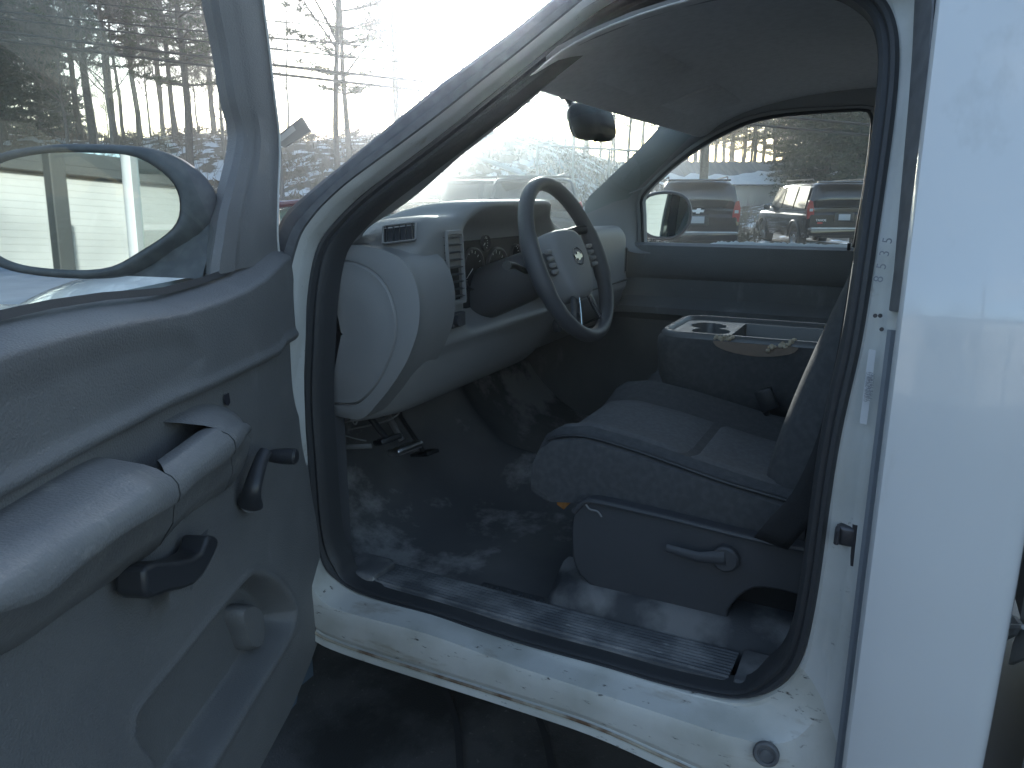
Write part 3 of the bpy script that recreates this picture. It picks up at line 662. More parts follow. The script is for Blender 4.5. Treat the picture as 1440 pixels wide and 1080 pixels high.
# lighter insert panels on the driver cushion
def zc1(x, y):
    zt = interp(y, [(.10,.95),(.15,.95),(.25,.965),(.35,.985),(.45,1.005),(.56,1.02),(.632,1.008),(.663,.985),(.682,.945)])
    e = min(x-1.445, 2.0-x); return zt-.03*sstep(0,.16,e)-.028*(1-sstep(0,.04,e))
for k, (ya, yb) in enumerate(((.650,.352),(.346,.14))):
    b = MB(); rows = []
    for i in range(13):
        y = ya+(yb-ya)*i/12; row = []
        for j in range(13):
            x = 1.475+(1.84-1.475)*j/12; ee = min(i, 12-i, j, 12-j)
            row.append(V((x, y, zc1(x, y)+(.004+.004*min(ee,2)/2 if ee else -.003))))
        rows.append(row)
    b.grid(rows); b.build('seat_insert', 'seat', c1, label='worn lighter grey cloth panel on the driver seat')
b = MB(); b.tube(cat([V((1.452,y,zc1(1.465,y)-.002)) for y in (.14,.25,.35,.45,.55,.61,.645)], 24), .0045, 8); b.build('seat_piping', 'vinyl', c1)
# backrests
def back(x0, x1, nm, par=seat, lab=None, lean=0):
    b = MB(); rows = []
    for z, y in ((.90,.20),(.96,.195),(1.05,.175),(1.16,.145),(1.30,.10),(1.42,.06),(1.52,.02),(1.58,-.02),(1.60,-.06)):
        y += lean; w0 = x0+.03*sstep(1.2,1.6,z); w1 = x1-.03*sstep(1.2,1.6,z); fr = []
        for k in range(11):
            t = k/10; fr.append(V((w0+(w1-w0)*t, y-.045*(1-sstep(0,.06,min(t,1-t)*(w1-w0)))-.012*sstep(.06,.2,min(t,1-t)*(w1-w0)), z)))
        rows.append([V((w0, -.11, z))]+fr+[V((w1, -.11, z))])
    b.grid(rows); b.face([rows[-1][0], *rows[-1][1:], ][::1]); return b.build(nm, 'seatdk', par, sub=1, label=lab)
back(1.47,2.0,'backrest', lab='driver backrest mostly hidden behind the pillar'); back(2.02,2.36,'backrest', lean=-.04); back(2.38,2.9,'backrest')
# fold-down centre armrest
arm = MB(); ay0, ay1, ax0, ax1 = .09, .59, 2.02, 2.39
def armring(o, z, dz=0):
    pts = []
    for (cx, cy2, a0) in ((ax1-.085, ay1-.085, 0), (ax0+.085, ay1-.085, 90), (ax0+.03, ay0+.03, 180), (ax1-.03, ay0+.03, 270)):
        rr2 = .085 if a0 < 180 else .03
        for k in range(7):
            a = R(a0+15*k); pts.append(V((cx+(rr2-o)*math.cos(a), cy2+(rr2-o)*math.sin(a), z)))
    return pts
rows = []
for o, z in ((.06,.925),(.03,.932),(.010,.955),(0,1.01),(0,1.09),(.003,1.118),(.012,1.128)):
    r_ = armring(o, z)
    for p_ in r_: 
        p_.y -= max(0, (1.05-z))*.25*(1 if p_.y > .3 else 0)
    rows.append(r_)
arm.grid(rows, cv=True); arm.face(rows[0][::-1])
armo = arm.build('armrest_body', 'seatdk', seat, label='folded down centre armrest wrapped in black cloth')
top = MB(); r_a = [armring(.010,1.124), armring(.012,1.134), armring(.020,1.141), armring(.030,1.141), armring(.037,1.134), armring(.040,1.128)]
top.grid(r_a, cv=True)
# top deck with two cup wells and a tray (grid with holes)
NX, NY = 74, 100; bx0, bx1, by0, by1 = ax0+.035, ax1-.035, ay0+.02, ay1-.035
def dep(x, y):
    d = 0
    for (qx, qy) in ((2.155,.452),(2.245,.478)): d = max(d, .06*sstep(.047,.042, 0) if False else (.06*(1-sstep(.047,.051, math.hypot(x-qx, y-qy)))))
    hx = min(x-2.085, 2.325-x); hy = min(y-.13, .385-y); d = max(d, .045*sstep(0,.006,min(hx,hy)))
    return d
rows = []
for j in range(NY+1):
    y = by0+(by1-by0)*j/NY; row = []
    for i in range(NX+1):
        x = bx0+(bx1-bx0)*i/NX; ee = min(x-bx0, bx1-x, by1-y)
        row.append(V((x, y, 1.130-dep(x, y))))
    rows.append(row)
# trim corners of the deck by the rounded ring
keep = MB(); n0 = NX+1; keep.v = [p for r in rows for p in r]
def inside(p):
    for sx_, cxx in ((1, ax1-.085), (-1, ax0+.085)):
        if sx_*(p.x-cxx) > 0 and p.y > ay1-.085 and math.hypot(p.x-cxx, p.y-(ay1-.085)) > .052: return False
    return True
for j in range(NY):
    for i in range(NX):
        ids = (j*n0+i, j*n0+i+1, (j+1)*n0+i+1, (j+1)*n0+i)
        if all(inside(keep.v[k]) for k in ids): keep.f.append(ids)
o = len(top.v); top.v += keep.v; top.f += [tuple(k+o for k in f) for f in keep.f]
tray = top.build('cup_holder_tray', 'console', armo, label='grey plastic tray with two round cup holders')
# torn foam on the near edge
b = MB(); te = [(ax0+.006+.012*math.sin(k*1.7)*.3, .42-.23*k/15, 1.128+.010*abs(math.sin(k*2.1))) for k in range(16)]
rows = []
for k in range(30):
    t = k/29; y = .415-.215*t; d = .026*math.sin(math.pi*t)**.5; zt = 1.131-.002*noise.noise(V((t*9,0,0)))
    rows.append([V((ax0-.003, y, 1.128)), V((ax0-.004, y, 1.124-d*1.1)), V((ax0+.012, y, 1.122-d*.9)), V((ax0+.05, y, 1.134)), V((ax0+.035,y,1.136))])
b.grid(rows); b.build('exposed_foam', 'foamin', armo, label='brown foam exposed where the armrest cover is torn')
b = MB()
for k in range(60):
    t = random.random(); e = random.choice((0,0,1,1,1))
    y = (.415-random.uniform(0,.05)) if e == 0 else (.205+random.uniform(0,.075)); z = 1.134+random.uniform(-.004,.010)-(.018*(y-.205)/.07 if e else 0)
    c = V((ax0+random.uniform(-.008,.03)-(0 if not e else .004), y, z)); r = random.uniform(.003,.0075)
    rows = [[c+V((math.cos(2*math.pi*q/7)*r*math.sin(math.pi*(w+.05)/4.1)*random.uniform(.7,1.3), math.sin(2*math.pi*q/7)*r*math.sin(math.pi*(w+.05)/4.1)*random.uniform(.7,1.3), -r*math.cos(math.pi*w/4)*.9)) for q in range(7)] for w in range(5)]
    b.grid(rows, cv=True)
b.build('torn_foam', 'foam', armo, label='ragged yellow foam crumbs along the tear')
# plastic side trim, levers, riser, track
tl = [(.575,.60),(.60,.74),(.575,.845),(.545,.873),(.50,.876),(.35,.870),(.22,.862),(.10,.858),(.0,.87),(-.06,.90),(-.10,.90),(-.12,.60),(.16,.60),(.20,.665),(.245,.735),(.19,.76),(.05,.765)][:11]+[(-.12,.64),(.17,.64)]
tl = [(.44,.655),(.545,.70),(.565,.78),(.560,.845),(.535,.873),(.50,.878),(.35,.872),(.22,.864),(.10,.860),(.02,.872),(-.05,.90),(-.10,.90),(-.10,.76),(.13,.765),(.19,.75),(.225,.70),(.245,.66)]
b = MB(); ptl = cat([V((1.405,y,z)) for y, z in tl], 90, closed=True); cen2 = V((1.405,.22,.78)); 
b.prism(ptl, (.05,0,0)); trm = b.build('seat_side_trim', 'dark', seat, bevel=.005, label='charcoal plastic trim on the seat side')
b = MB(); b.tube(cat([V((1.402,y,z)) for y, z in tl[3:11]], 40), .006, 8); b.build('trim_lip', 'dark', trm)
b = MB(); lv = V((1.398,.235,.815)); b.disc(lv, (-1,0,0), .024, rings=[(.026,0),(.026,.012),(.022,.016),(.0001,.017)], n=28); b.tube([lv+V((-.012,0,.004)), lv+V((-.016,.05,-.004)), lv+V((-.018,.115,.002))], [.016,.011,.009], 10, flat=.6, up=(0,0,1)); b.build('recliner_lever', 'dark', seat)
b = MB(); b.tube(cat([oX(x, y, 1.400) for x, y in ((822,706),(829,716),(840,719),(846,727))], 10), .0022, 6); b.build('trim_scratch_wire', 'dashcap', trm)
b = MB(); rows = []
for t in range(9):
    a = R(90*t/8); rows.append([V((1.42-.07*math.sin(a)*1, y, .60+.085*math.cos(a))) for y in (.62,.60,.5,.3,.14,.02)])
for r_ in rows: r_[0].z = .6+(r_[0].z-.6)*.3; r_[0].x = 1.42+(r_[0].x-1.42)*.4
b.grid([[V((1.50,p.y,.688)) for p in rows[0]]]+rows+[[V((1.35,p.y,.56)) for p in rows[0]]], flip=True); b.build('seat_riser', 'mat', seat, sub=1)
b = MB(); b.box((2.1,.25,.72), (1.25,.55,.26)); b.build('seat_base', 'black', seat, smooth=False)
# ---- seat belt + buckle
b = MB(); bp = cat([(1.36,.005,1.70),(1.355,.03,1.45),(1.35,.05,1.15),(1.345,.085,1.0),(1.345,.125,.93),(1.35,.150,.885)], 30)
rows = [[p+V((.004*(-1),.030*s_,0))+V((0,0,.006*s_)) for s_ in (-1,-.5,0,.5,1)] for p in bp]
b.grid(rows); tag(b.build('seat_belt', 'belt', None, solid=.002), 'black seat belt webbing hanging along the rear door pillar beside the driver seat', 'seat belt')
bpt = oX(1128,722,1.36); 
b = MB(); b.disc(bpt, (-1,0,0), .02, rings=[(.020,-.01),(.021,.002),(.014,.006),(.0001,.007)], n=24); b.build('belt_anchor', 'chrome', truck)
bk = oX(1078,562,1.96); b = MB(); b.box(bk, (.02,.045,.06), Matrix.Rotation(R(-25),3,'X'), bev=.006); b.tube([bk+V((0,0,-.03)), bk+V((.0,-.03,-.11))], .008, 8, flat=2.0); tag(b.build('belt_buckle', 'vinyl', None), 'black seat belt buckle between the seat cushions', 'belt buckle')

# ---- PASSENGER DOOR, pillar, mirror
WP = [(905,340),(904,300),(905,276),(932,247),(962,222),(992,202),(1020,187),(1055,172),(1105,162),(1180,156),(1212,155),(1224,161),(1225,190),(1215,265),(1207,310),(1201,345),(1196,352),(1100,350),(1020,349),(960,348),(917,345),(907,343)]
def ppl(px, py, off=0):
    X = 3.0-off
    for _ in range(12):
        q = oX(px, py, X); X = .5*X+.5*(4.2-xs(q.z)-.12-off)
    return oX(px, py, X)
wp_ = [ppl(*p, .0) for p in WP]
def outw(p, c, d):
    v = p-c; v.x = 0; v.normalize(); return p+v*d
wc = sum(wp_, V((0,0,0)))/len(wp_)
# outer ring: shaped to reach windshield edge, headliner, B-pillar, belt
OUTER = [(880,352,2.86),(835,330,2.80),(822,288,2.79),(850,256,2.79),(882,226,2.79),(915,192,2.79),(945,160,2.79),(985,128,2.77),(1060,105,2.77),(1160,98,2.77),(1240,92,2.77),(1275,120,2.80),(1275,190,2.86),(1268,265,2.90),(1262,310,2.92),(1258,348,2.92),(1250,372,2.93),(1100,362,2.93),(1020,360,2.93),(960,359,2.93),(917,357,2.92),(895,356,2.9)]
out_ = [oX(x, y, X) for x, y, X in OUTER]
def cl(P, k=3): 
    Q = catu(P+[P[0]], k); return Q[:-1]
wi = cl(wp_); wo = cl(out_)
b = MB(); b.grid([[p+V((.05,0,0)) for p in wi], wi, [outw(p,wc,.008)+V((-.014,0,0)) for p in wi], [outw(p,wc,.018)+V((-.016,0,0)) for p in wi], [outw(p,wc,.022)+V((-.010,0,0)) for p in wi], mixrow(wi,wo,.45,-.02), mixrow(wi,wo,.85,-.01), wo], cv=True)
b.build('passenger_window_surround', 'trim', truck, label='grey trim around the passenger window')
b = MB(); b.tube([outw(p,wc,.002)+V((-.006,0,0)) for p in wi], .007, 6, closed=True); b.build('window_seal', 'rubber', truck)
b = MB(); b.face([p+V((.02,0,0)) for p in wi][::-1]); pg = b.build('passenger_window', 'pglass', truck, smooth=False)
pd = MB(); rows = []
for z, x in ((1.322,2.965),(1.328,2.945),(1.318,2.925),(1.27,2.915),(1.21,2.915),(1.195,2.925),(1.19,2.93),(1.12,2.925),(1.10,2.90),(1.085,2.86),(1.06,2.86),(1.03,2.90),(.9,2.92),(.75,2.925),(.6,2.93)):
    rows.append([V((x, y, z-(.01 if y > .95 else 0))) for y in (1.45,1.05,.95,.8,.5,.2,.08,-.15)])
pd.grid(rows); pdo = pd.build('passenger_door_panel', 'gray', truck, label='grey inner panel of the passenger door')
b = MB(); b.tube([oX(930,240,2.81), oX(908,263,2.81), oX(885,272,2.81)], .0025, 6); b.build('pillar_crease', 'trim', truck)
b = MB(); b.tube([V((2.935,.155,1.30)), V((2.93,.155,1.345))], .006, 8); b.build('lock_knob', 'black', pdo)
b = MB(); rows = []
for k in range(70):
    y = .15+.50*k/69; h_ = .006+.010*abs(noise.noise(V((y*30,0,0))))+.006*random.random(); h_ *= min(1, (69-k)/8+.2)
    rows.append([V((2.972,y,1.322)), V((2.978,y,1.326+h_*.6)), V((2.986,y,1.326+h_)), V((2.992,y,1.32))])
b.grid(rows); b.build('window_frost', 'frost', pg, label='sunlit dusty frost along the bottom of the passenger glass')
# passenger exterior mirror
mc = oX(935,303,3.22); MN = (V((-.945,-.335,.02))).normalized()
def mirror(mc, MN, w, h, body, name, shape, depth=.13, shift=V((0,0,0))):
    "MN = outward normal of the glass"
    ux = V((0,0,1)).cross(MN).normalized(); uz = MN.cross(ux); rows = []
    for e, k in ((.90,-.004),(.93,.006),(1.0,.008),(1.05,.0),(1.08,-.02),(1.02,-.06),(.80,-.10),(.5,-.125),(.1,-.13)):
        rows.append([mc+ux*(x*w*e)+uz*(y*h*e)+MN*(k*depth/.13)+shift*min(1,max(0,-k)/.05) for x, y in shape])
    b = MB(); b.grid(rows, cv=True); mo = b.build(name, body, truck, sub=1)
    g = MB(); g.face([p+MN*.002 for p in [mc+ux*(x*w*.915)+uz*(y*h*.915) for x, y in shape]]); return mo, g, ux, uz
shp = [tuple(p) for p in cat([(-.92,-.55,0),(-1,.1,0),(-.82,.72,0),(-.3,.96,0),(.4,.95,0),(.85,.65,0),(1,.1,0),(.9,-.45,0),(.45,-.92,0),(-.4,-.95,0)], 40, closed=True)]
shp = [(p[0], p[1]) for p in shp]
mo, g, ux, uz = mirror(mc, MN, .108, .098, 'dark', 'passenger_mirror', shp)
g.build('mirror_glass', 'mirror', mo, smooth=False)

# ---- DRIVER DOOR (open)
H0 = V((1.12,1.075,0)); de = V((-.9205,-.3907,0)).normalized(); dn = V((.3907,-.9205,0)).normalized()
def dp(s, z, n=0): return H0+de*s+dn*n+V((0,0,z))
def dimg(px, py, off=0):
    return onpl(px, py, H0+dn*off, dn)
def sz(px, py, off=0):
    q = dimg(px, py, off); return ((q-H0).dot(de), q.z)
edge = [sz(*p) for p in ((409,350),(403,400),(408,470),(414,560),(432,610),(436,660),(453,705),(461,753),(459,810),(444,885),(407,973),(360,1080),(300,1200))]
edgeT = sorted([(v[1], v[0]) for v in catu([(a, c, 0) for a, c in edge], 8)])
def s_right(z): return sum(interp(z+d*.012, edgeT) for d in (-3,-2,-1,0,1,2,3))/7
crest = sorted([sz(*p, .02) for p in ((0,462),(60,447),(122,431),(200,418),(275,411),(320,398),(352,386),(375,372),(395,350),(404,342))])
def ztop(s):
    return interp(s, crest)
crease = sorted([sz(*p) for p in ((412,472),(385,487),(377,500),(318,529),(273,550),(220,572),(167,600),(80,644),(0,687))])
def zcr(s): return interp(s, crease)
pock = [sz(*p) for p in ((337,815),(353,809),(375,820),(393,843),(400,864),(391,893),(340,975),(273,1080),(210,1175),(175,1150),(200,1075),(182,1047),(175,1020),(187,995),(240,930),(290,870))]
pock = [(v[0], v[1]) for v in cat([(a, c, 0) for a, c in pock], 60, closed=True)]
dent = [sz(*p) for p in ((441,742),(452,760),(454,800),(447,850),(440,830),(437,790))]
upd = [sz(*p) for p in ((-60,560),(30,524),(100,500),(153,484),(200,475),(232,475),(255,483),(265,505),(255,530),(150,590),(0,665),(-60,690))]
def sdist(poly, x, y):
    n = len(poly); d = 1e9; ins = False; j = n-1
    for i in range(n):
        ax, ay = poly[i]; bx, by = poly[j]
        if (ay > y) != (by > y) and x < (bx-ax)*(y-ay)/(by-ay)+ax: ins = not ins
        ex, ey = bx-ax, by-ay; wx_, wy_ = x-ax, y-ay; t = max(0, min(1, (wx_*ex+wy_*ey)/max(1e-12, ex*ex+ey*ey)))
        d = min(d, math.hypot(wx_-ex*t, wy_-ey*t)); j = i
    return d if ins else -d
def dheight(s, z, zt, sr):
    n = 0
    n += .022*sstep(zt, zt-.03, z)-.0   # fall back at the top
    n -= .050*(1-sstep(0,.028,zt-z))
    zc = zcr(s)
    n -= .014*sstep(zc+.003, zc-.005, z)
    n += .006*math.exp(-((z-zc-.012)/.008)**2)
    n += .014*sstep(zc-.20, .70, z)*1.0     # lower bulge
    e = s-sr
    n -= .045*(1-sstep(0,.03,e))**2
    if z < .98 and .02 < s < .9:
        d = sdist(pock, s, z); n -= .060*sstep(-.004,.020,d); n += .003*math.exp(-((d+.010)/.007)**2)
        if d > .0: n += .0
    d = sdist(upd, s, z) if z > 1.0 else -1; n -= .006*sstep(-.02,.02,d)
    if s < .15 and .6 < z < 1.0: d = sdist(dent, s, z); n -= .012*sstep(0,.01,d)
    return n
b = MB(); rows = []; NS, NZ = 230, 250
for j in range(NZ+1):
    w = j/NZ; row = []
    for i in range(NS+1):
        t = (i/NS)**1.15
        z0 = .50; zt_guess = ztop(s_right(1.36)+1.12*t)
        z = z0+(zt_guess-z0)*(1-(1-w)**1.0); sr = s_right(z); s = sr+(1.14-sr)*t; zt = zt_guess
        row.append(dp(s, z, dheight(s, z, zt, sr)))
    rows.append(row)
b.grid([[p+dn*-.06+V((0,0,0)) for p in rows[0]]]+rows, flip=True)
# hinge-side return
doorp = b.build('driver_door', 'gray', truck, label='open driver door, worn grey plastic inner panel', angle=60)
# door outer shell (white), seen in mirror / from aside
b = MB(); rows = []
for z in [.56+.032*i for i in range(26)]:
    o_ = .07*sstep(.85,.6,z); rows.append([dp(s_right(z)+.04+o_, z, -.05), dp(s_right(z)+.035+o_, z, -.09), dp(s_right(z)+.045+o_, z, -.115), dp(.3, z, -.125), dp(.7, z, -.125), dp(1.14, z, -.115), dp(1.16, z, -.08), dp(1.14, z, -.01)])
b.grid(rows); b.face(rows[0][::-1]); b.build('door_skin', 'paint', doorp, label='white outer skin of the open door')
# dark strip on top of the door under the glass
b = MB(); b.grid([[dp(s, ztop(s)-.004, -.028) for s in [.03+.05*i for i in range(23)]], [dp(s, ztop(s)+.006, -.032) for s in [.03+.05*i for i in range(23)]], [dp(s, ztop(s)-.002, -.040) for s in [.03+.05*i for i in range(23)]]]); b.build('glass_wiper_strip', 'rubber', doorp)
# window frame front post + sail
FL = [((340,-160),(455,-160)),((290,-60),(372,-60)),((293,0),(372,0)),((300,35),(376,40)),((308,72),(380,80)),((319,139),(386,139)),((331,180),(390,190)),((329,211),(392,230)),((314,264),(395,270)),((303,300),(398,300)),((296,340),(400,325)),((290,368),(404,343)),((286,392),(408,352))]
fl = catu([dimg(*a, -.035) for a, c in FL], 3); frr = catu([dimg(*c, -.035) for a, c in FL], 3)
lerpP = lambda t, o: [p.lerp(q, t)+dn*o for p, q in zip(fl, frr)]
b = MB(); b.grid([lerpP(.16,-.03), lerpP(.10,-.008), lerpP(.12,.004), lerpP(.22,.014), lerpP(.25,.008), lerpP(.30,.010), lerpP(.34,.018), lerpP(.62,.022), lerpP(.66,.028), lerpP(.70,.022), lerpP(.74,.002), lerpP(.97,-.004), lerpP(1,-.012), lerpP(1,-.07)], flip=True)
b.build('window_frame', 'gray', doorp, label='dark grey front post of the door window frame')
# light edge between the rubber and the post
b = MB(); b.tube([p for p in lerpP(.655,.030)][4:], .0022, 6); b.build('frame_edge_bead', 'jamb', doorp)
# rest of the window frame (white) outside the picture
fp = [dp(.50,1.80,-.05), dp(.62,1.84,-.05), dp(.80,1.85,-.05), dp(1.0,1.84,-.05), dp(1.09,1.80,-.05), dp(1.12,1.70,-.05), dp(1.13,1.36,-.05)]
b = MB(); b.tube(cat(fp, 50), .022, 10); b.build('window_frame_outer', 'paint', doorp)
# door glass
gl = [dp(.10,1.37,-.05), dp(1.12,1.33,-.05), dp(1.12,1.72,-.05), dp(1.08,1.80,-.05), dp(.8,1.84,-.05), dp(.52,1.80,-.05), dp(.24,1.55,-.05)]
b = MB(); b.face(gl); b.build('door_window', 'glass', doorp, smooth=False)
# --- armrest
rear = [ # T_in, crest, seam, underside   (image points) at rear pad stations
 ((250,655),(243,659),(250,702),(222,768)), 
 ((123,644),(228,664),(246,712),(213,780)),
 ((100,655),(200,675),(220,725),(190,800)),
 ((60,677),(165,699),(180,748),(150,828)),
 ((0,713),(110,730),(120,793),(83,873)),
 ((-70,752),(50,765),(60,842),(20,917)),
 ((-160,800),(-30,812),(-20,870),(-60,960)),
 ((-280,865),(-140,880),(-130,920),(-170,1020))]
outer = [(c, d, e, .085, .10, .01) for a, c, d, e in rear[::-1][:-2]]+[((228,664),(248,708),(217,778),.080,.093,.01), ((262,641),(276,680),(248,742),.078,.088,.01), ((288,623),(303,660),(285,714),.077,.086,.01), ((312,606),(328,640),(313,698),.074,.082,.012), ((329,594),(341,622),(335,672),.062,.068,.008), ((339,592),(347,610),(345,648),.040,.042,.0), ((343,597),(349,609),(348,628),.004,.004,-.004)]
NO = 6; nr = len(rear)-2
cC = catu([dimg(*o[0], o[3]) for o in outer], NO); cD = catu([dimg(*o[1], o[4]) for o in outer], NO); cE = catu([dimg(*o[2], o[5]) for o in outer], NO)
iseam = nr*NO; icap = (nr+3)*NO
padA = [dimg(*a, .003) for a, c, d, e in rear[::-1][:-2]]+[dimg(127,643,.003)]
padA = catu(padA, NO)
def arow(A, i, inner=False):
    Cc, Dd, E_ = cC[i], cD[i], cE[i]
    pre = [A-dn*.03+V((0,0,-.01)), A] if not inner else [A+V((0,0,-.09))-dn*.02, A+V((0,0,-.012)), A+V((0,0,-.002))]
    mid = [A.lerp(Cc,.3)+V((0,0,.003)), A.lerp(Cc,.72)+V((0,0,.004)), A.lerp(Cc,.9)+V((0,0,.002)), Cc+V((0,0,-.002))+dn*.001]
    return pre+mid+[Cc.lerp(Dd,.15)+dn*.007, Cc.lerp(Dd,.4)+dn*.011, Cc.lerp(Dd,.75)+dn*.008, Dd.lerp(Cc,.04)+dn*.002, Dd, Dd.lerp(E_,.04)-dn*.003, Dd.lerp(E_,.4)+dn*.006, E_.lerp(Dd,.15)+dn*.002, E_-dn*.03]
rows = [arow(padA[i], i) for i in range(iseam+1)]
r0 = [p-de*.0015 for p in rows[-1]]; cc = sum(r0, V((0,0,0)))/len(r0)
b = MB(); b.grid(rows+[[p.lerp(cc,.03)-de*.003 for p in r0], [p.lerp(cc,.6)-de*.003 for p in r0]])
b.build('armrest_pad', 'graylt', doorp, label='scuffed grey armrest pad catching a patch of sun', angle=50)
barA = catu([dimg(217,648,.040), dimg(237,634,.043), dimg(258,619,.044), dimg(279,604,.042)], NO)
rows = [arow(barA[k], iseam+k, True) for k in range(len(barA))]
rows[0] = [p-de*.004 for p in rows[0]]
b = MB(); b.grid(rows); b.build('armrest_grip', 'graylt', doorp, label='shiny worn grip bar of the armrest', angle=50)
q_ = barA[-1]; capA = catu([dimg(217,594,.0), dimg(250,576,.0), dimg(284,565,.0), dimg(316,572,.0), dimg(338,589,-.003)], 5)
n2 = len(cC)-1-icap; rows = []
for k in range(n2+1):
    t = k/n2; A = capA[round(t*(len(capA)-1))]; rows.append(arow(A, icap+k))
rows[0] = [p-de*.002 for p in rows[0]]
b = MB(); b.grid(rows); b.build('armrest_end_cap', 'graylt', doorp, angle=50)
# dark pull pocket floor
pf = [dimg(215,600,.0), dimg(285,606,.0), dimg(250,660,.045), dimg(217,665,.045)]
b = MB(); q = [dp((p-H0).dot(de), 1.0, (p-H0).dot(dn)) for p in pf]; b.prism(q, (0,0,-.03)); b.build('pull_pocket', 'gray', doorp, smooth=False)
# window crank
b = MB(); c0 = dimg(352,708,.03); 
pth = [dimg(352,710,.03), dimg(354,690,.040), dimg(361,665,.043), dimg(368,645,.043), dimg(374,634,.045)]
b.tube(cat(pth, 14), [.0215,.021,.019,.017,.0155,.0145,.014,.0135,.013,.0125,.012,.012,.012,.011], 14, flat=.6, up=dn)
b.tube([dimg(352,708,.03), dimg(350,706,-.01)], .016, 12)
k0 = dimg(377,641,.04); b.tube([k0, k0+dn*.012, k0+dn*.030, k0+dn*.048, k0+dn*.052], [.010,.0125,.0145,.0145,.011], 16)
b.build('window_crank', 'handle', doorp, label='black manual window crank')
# inside release handle
hl = [(204,806),(206,797),(220,791),(250,790),(272,785),(286,776),(291,764),(293,753),(301,753),(309,757),(307,770),(298,790),(287,810),(275,822),(258,829),(235,834),(214,842),(206,836)]
b = MB(); b.prism([dimg(x, y, .058) for x, y in hl], dn*-.04)
b.build('inner_door_handle', 'handle', doorp, bevel=.006, label='black inside release handle')
# cup bulge in the map pocket and speaker-like rib
b = MB(); rows = []
cb = [(333,862),(337,852),(348,848),(360,850),(368,862),(370,890),(368,915),(345,917),(344,895),(336,880)]
PP = [dimg(x, y, -.015) for x, y in cb]; cen4 = sum(PP, V((0,0,0)))/len(PP)
b.grid([[p-dn*.035 for p in PP], [p+dn*.0 for p in PP], [p.lerp(cen4,.15)+dn*.008 for p in PP]], cv=True, flip=True); b.face([p.lerp(cen4,.15)+dn*.008 for p in PP])
b.build('pocket_divider', 'gray', doorp, sub=1)
# small black scuff marks
b = MB(); 
for poly in ([(315,556),(322,552),(324,566),(321,571),(316,568)],): b.face([dimg(x, y, .0035+dheight(*sz(x,y), 1.4, 0)) for x, y in poly])
b.build('black_scuff', 'ink', doorp, smooth=False)
# ---- driver exterior mirror
shp2 = cat([(-1.0,-.30,0),(-.97,.25,0),(-.75,.75,0),(-.3,.97,0),(.2,1.0,0),(.62,.93,0),(.93,.55,0),(1.0,.1,0),(.9,-.3,0),(.55,-.70,0),(.2,-.98,0),(-.3,-.98,0),(-.75,-.80,0)], 56, closed=True); shp2 = [(p[0], p[1]) for p in shp2]
mcd = H0+de*.22-dn*.285; mcd.z = 0
q = ray(112,298); kk = ((mcd-C0P).dot(V((-.92,-.39,0))))/q.dot(V((-.92,-.39,0))); mcd = C0P+q*kk
vi_ = ray(190,298).normalized(); dr_ = (de+dn*.13); dr_.z = vi_.z/math.hypot(vi_.x,vi_.y)+.115; dr_.normalize()
DMN = (dr_-vi_).normalized()
def mrefl(px, py, dist):
    p = onpl(px, py, mcd, DMN); v = (p-C0P).normalized(); d = v-DMN*(2*v.dot(DMN)); return p+d*(dist/math.hypot(d.x, d.y))
mo, g, ux, uz = mirror(mcd, DMN, .170, .103, 'rubber2', 'door_mirror', shp2, shift=dn*.05)
mo.parent = doorp; mo.matrix_parent_inverse = Matrix.Identity(4)
mo['label'] = 'black door mirror reflecting a pale wall and a dark post'
g.build('mirror_glass', 'mirror', doorp, smooth=False)
b = MB(); A0 = [onpl(x, y, mcd+DMN*-.02, DMN) for x, y in ((246,302),(240,330),(205,372),(178,388))]
A1 = [dimg(x, y, -.06) for x, y in ((304,303),(300,330),(292,360),(284,392))]
b.grid([[p+DMN*.0 for p in A0], [p.lerp(q,.5) for p, q in zip(A0, A1)], A1]); b.grid([[p-DMN*.05 for p in A0], [p.lerp(q,.5)-DMN*.04 for p, q in zip(A0, A1)], [p-DMN*.03 for p in A1]], flip=True)
b.grid([[A0[0], A0[0].lerp(A1[0],.5), A1[0]], [A0[0]-DMN*.05, A0[0].lerp(A1[0],.5)-DMN*.04, A1[0]-DMN*.03]]); b.grid([[A0[-1], A0[-1].lerp(A1[-1],.5), A1[-1]], [A0[-1]-DMN*.05, A0[-1].lerp(A1[-1],.5)-DMN*.04, A1[-1]-DMN*.03]])
b.build('mirror_arm', 'rubber2', doorp, smooth=False)

# ================================================================== THE PLACE AROUND
M['asphalt'] = mat('wet_asphalt', (.050,.052,.056), .75, col2=(.08,.08,.083), nscale=3, bump=.9, bscale=160, stain=[((.15,.15,.155), 45, .60, .70, (1,1,1)), ((.42,.42,.42), 130, .70, .75, (1,1,1)), ((.018,.02,.022), 1.3, .5, .6, (1,1,1))])
M['bluecast'] = mat('blue_cast_ground', (.13,.18,.235), .95, spec=.1, col2=(.16,.215,.27), nscale=1.5, bump=.3, bscale=20)  # blue cast of the light put into the colour; surface unidentified
M['tar'] = mat('tar_seam', (.025,.026,.03), .8)
M['snow'] = mat('pale_snow', (.80,.83,.86), .8, col2=(.72,.75,.79), nscale=2, bump=.6, bscale=12)  # bluish white, mottled at random
M['bankm'] = mat('snowy_forest_floor', (.10,.085,.065), .95, col2=(.60,.64,.68), nscale=1.6, ramp=(.50,.56), bump=1, bscale=10, detail=8)
M['bark'] = mat('dark_bark', (.055,.047,.042), .95, col2=(.09,.08,.072), nscale=14, bump=1, bscale=40)
M['barkg'] = mat('pale_bark', (.16,.145,.13), .95, col2=(.10,.09,.08), nscale=14)
M['needle'] = mat('pine_needles', (.030,.052,.024), .7, col2=(.065,.085,.035), nscale=.8, ramp=(.4,.6))
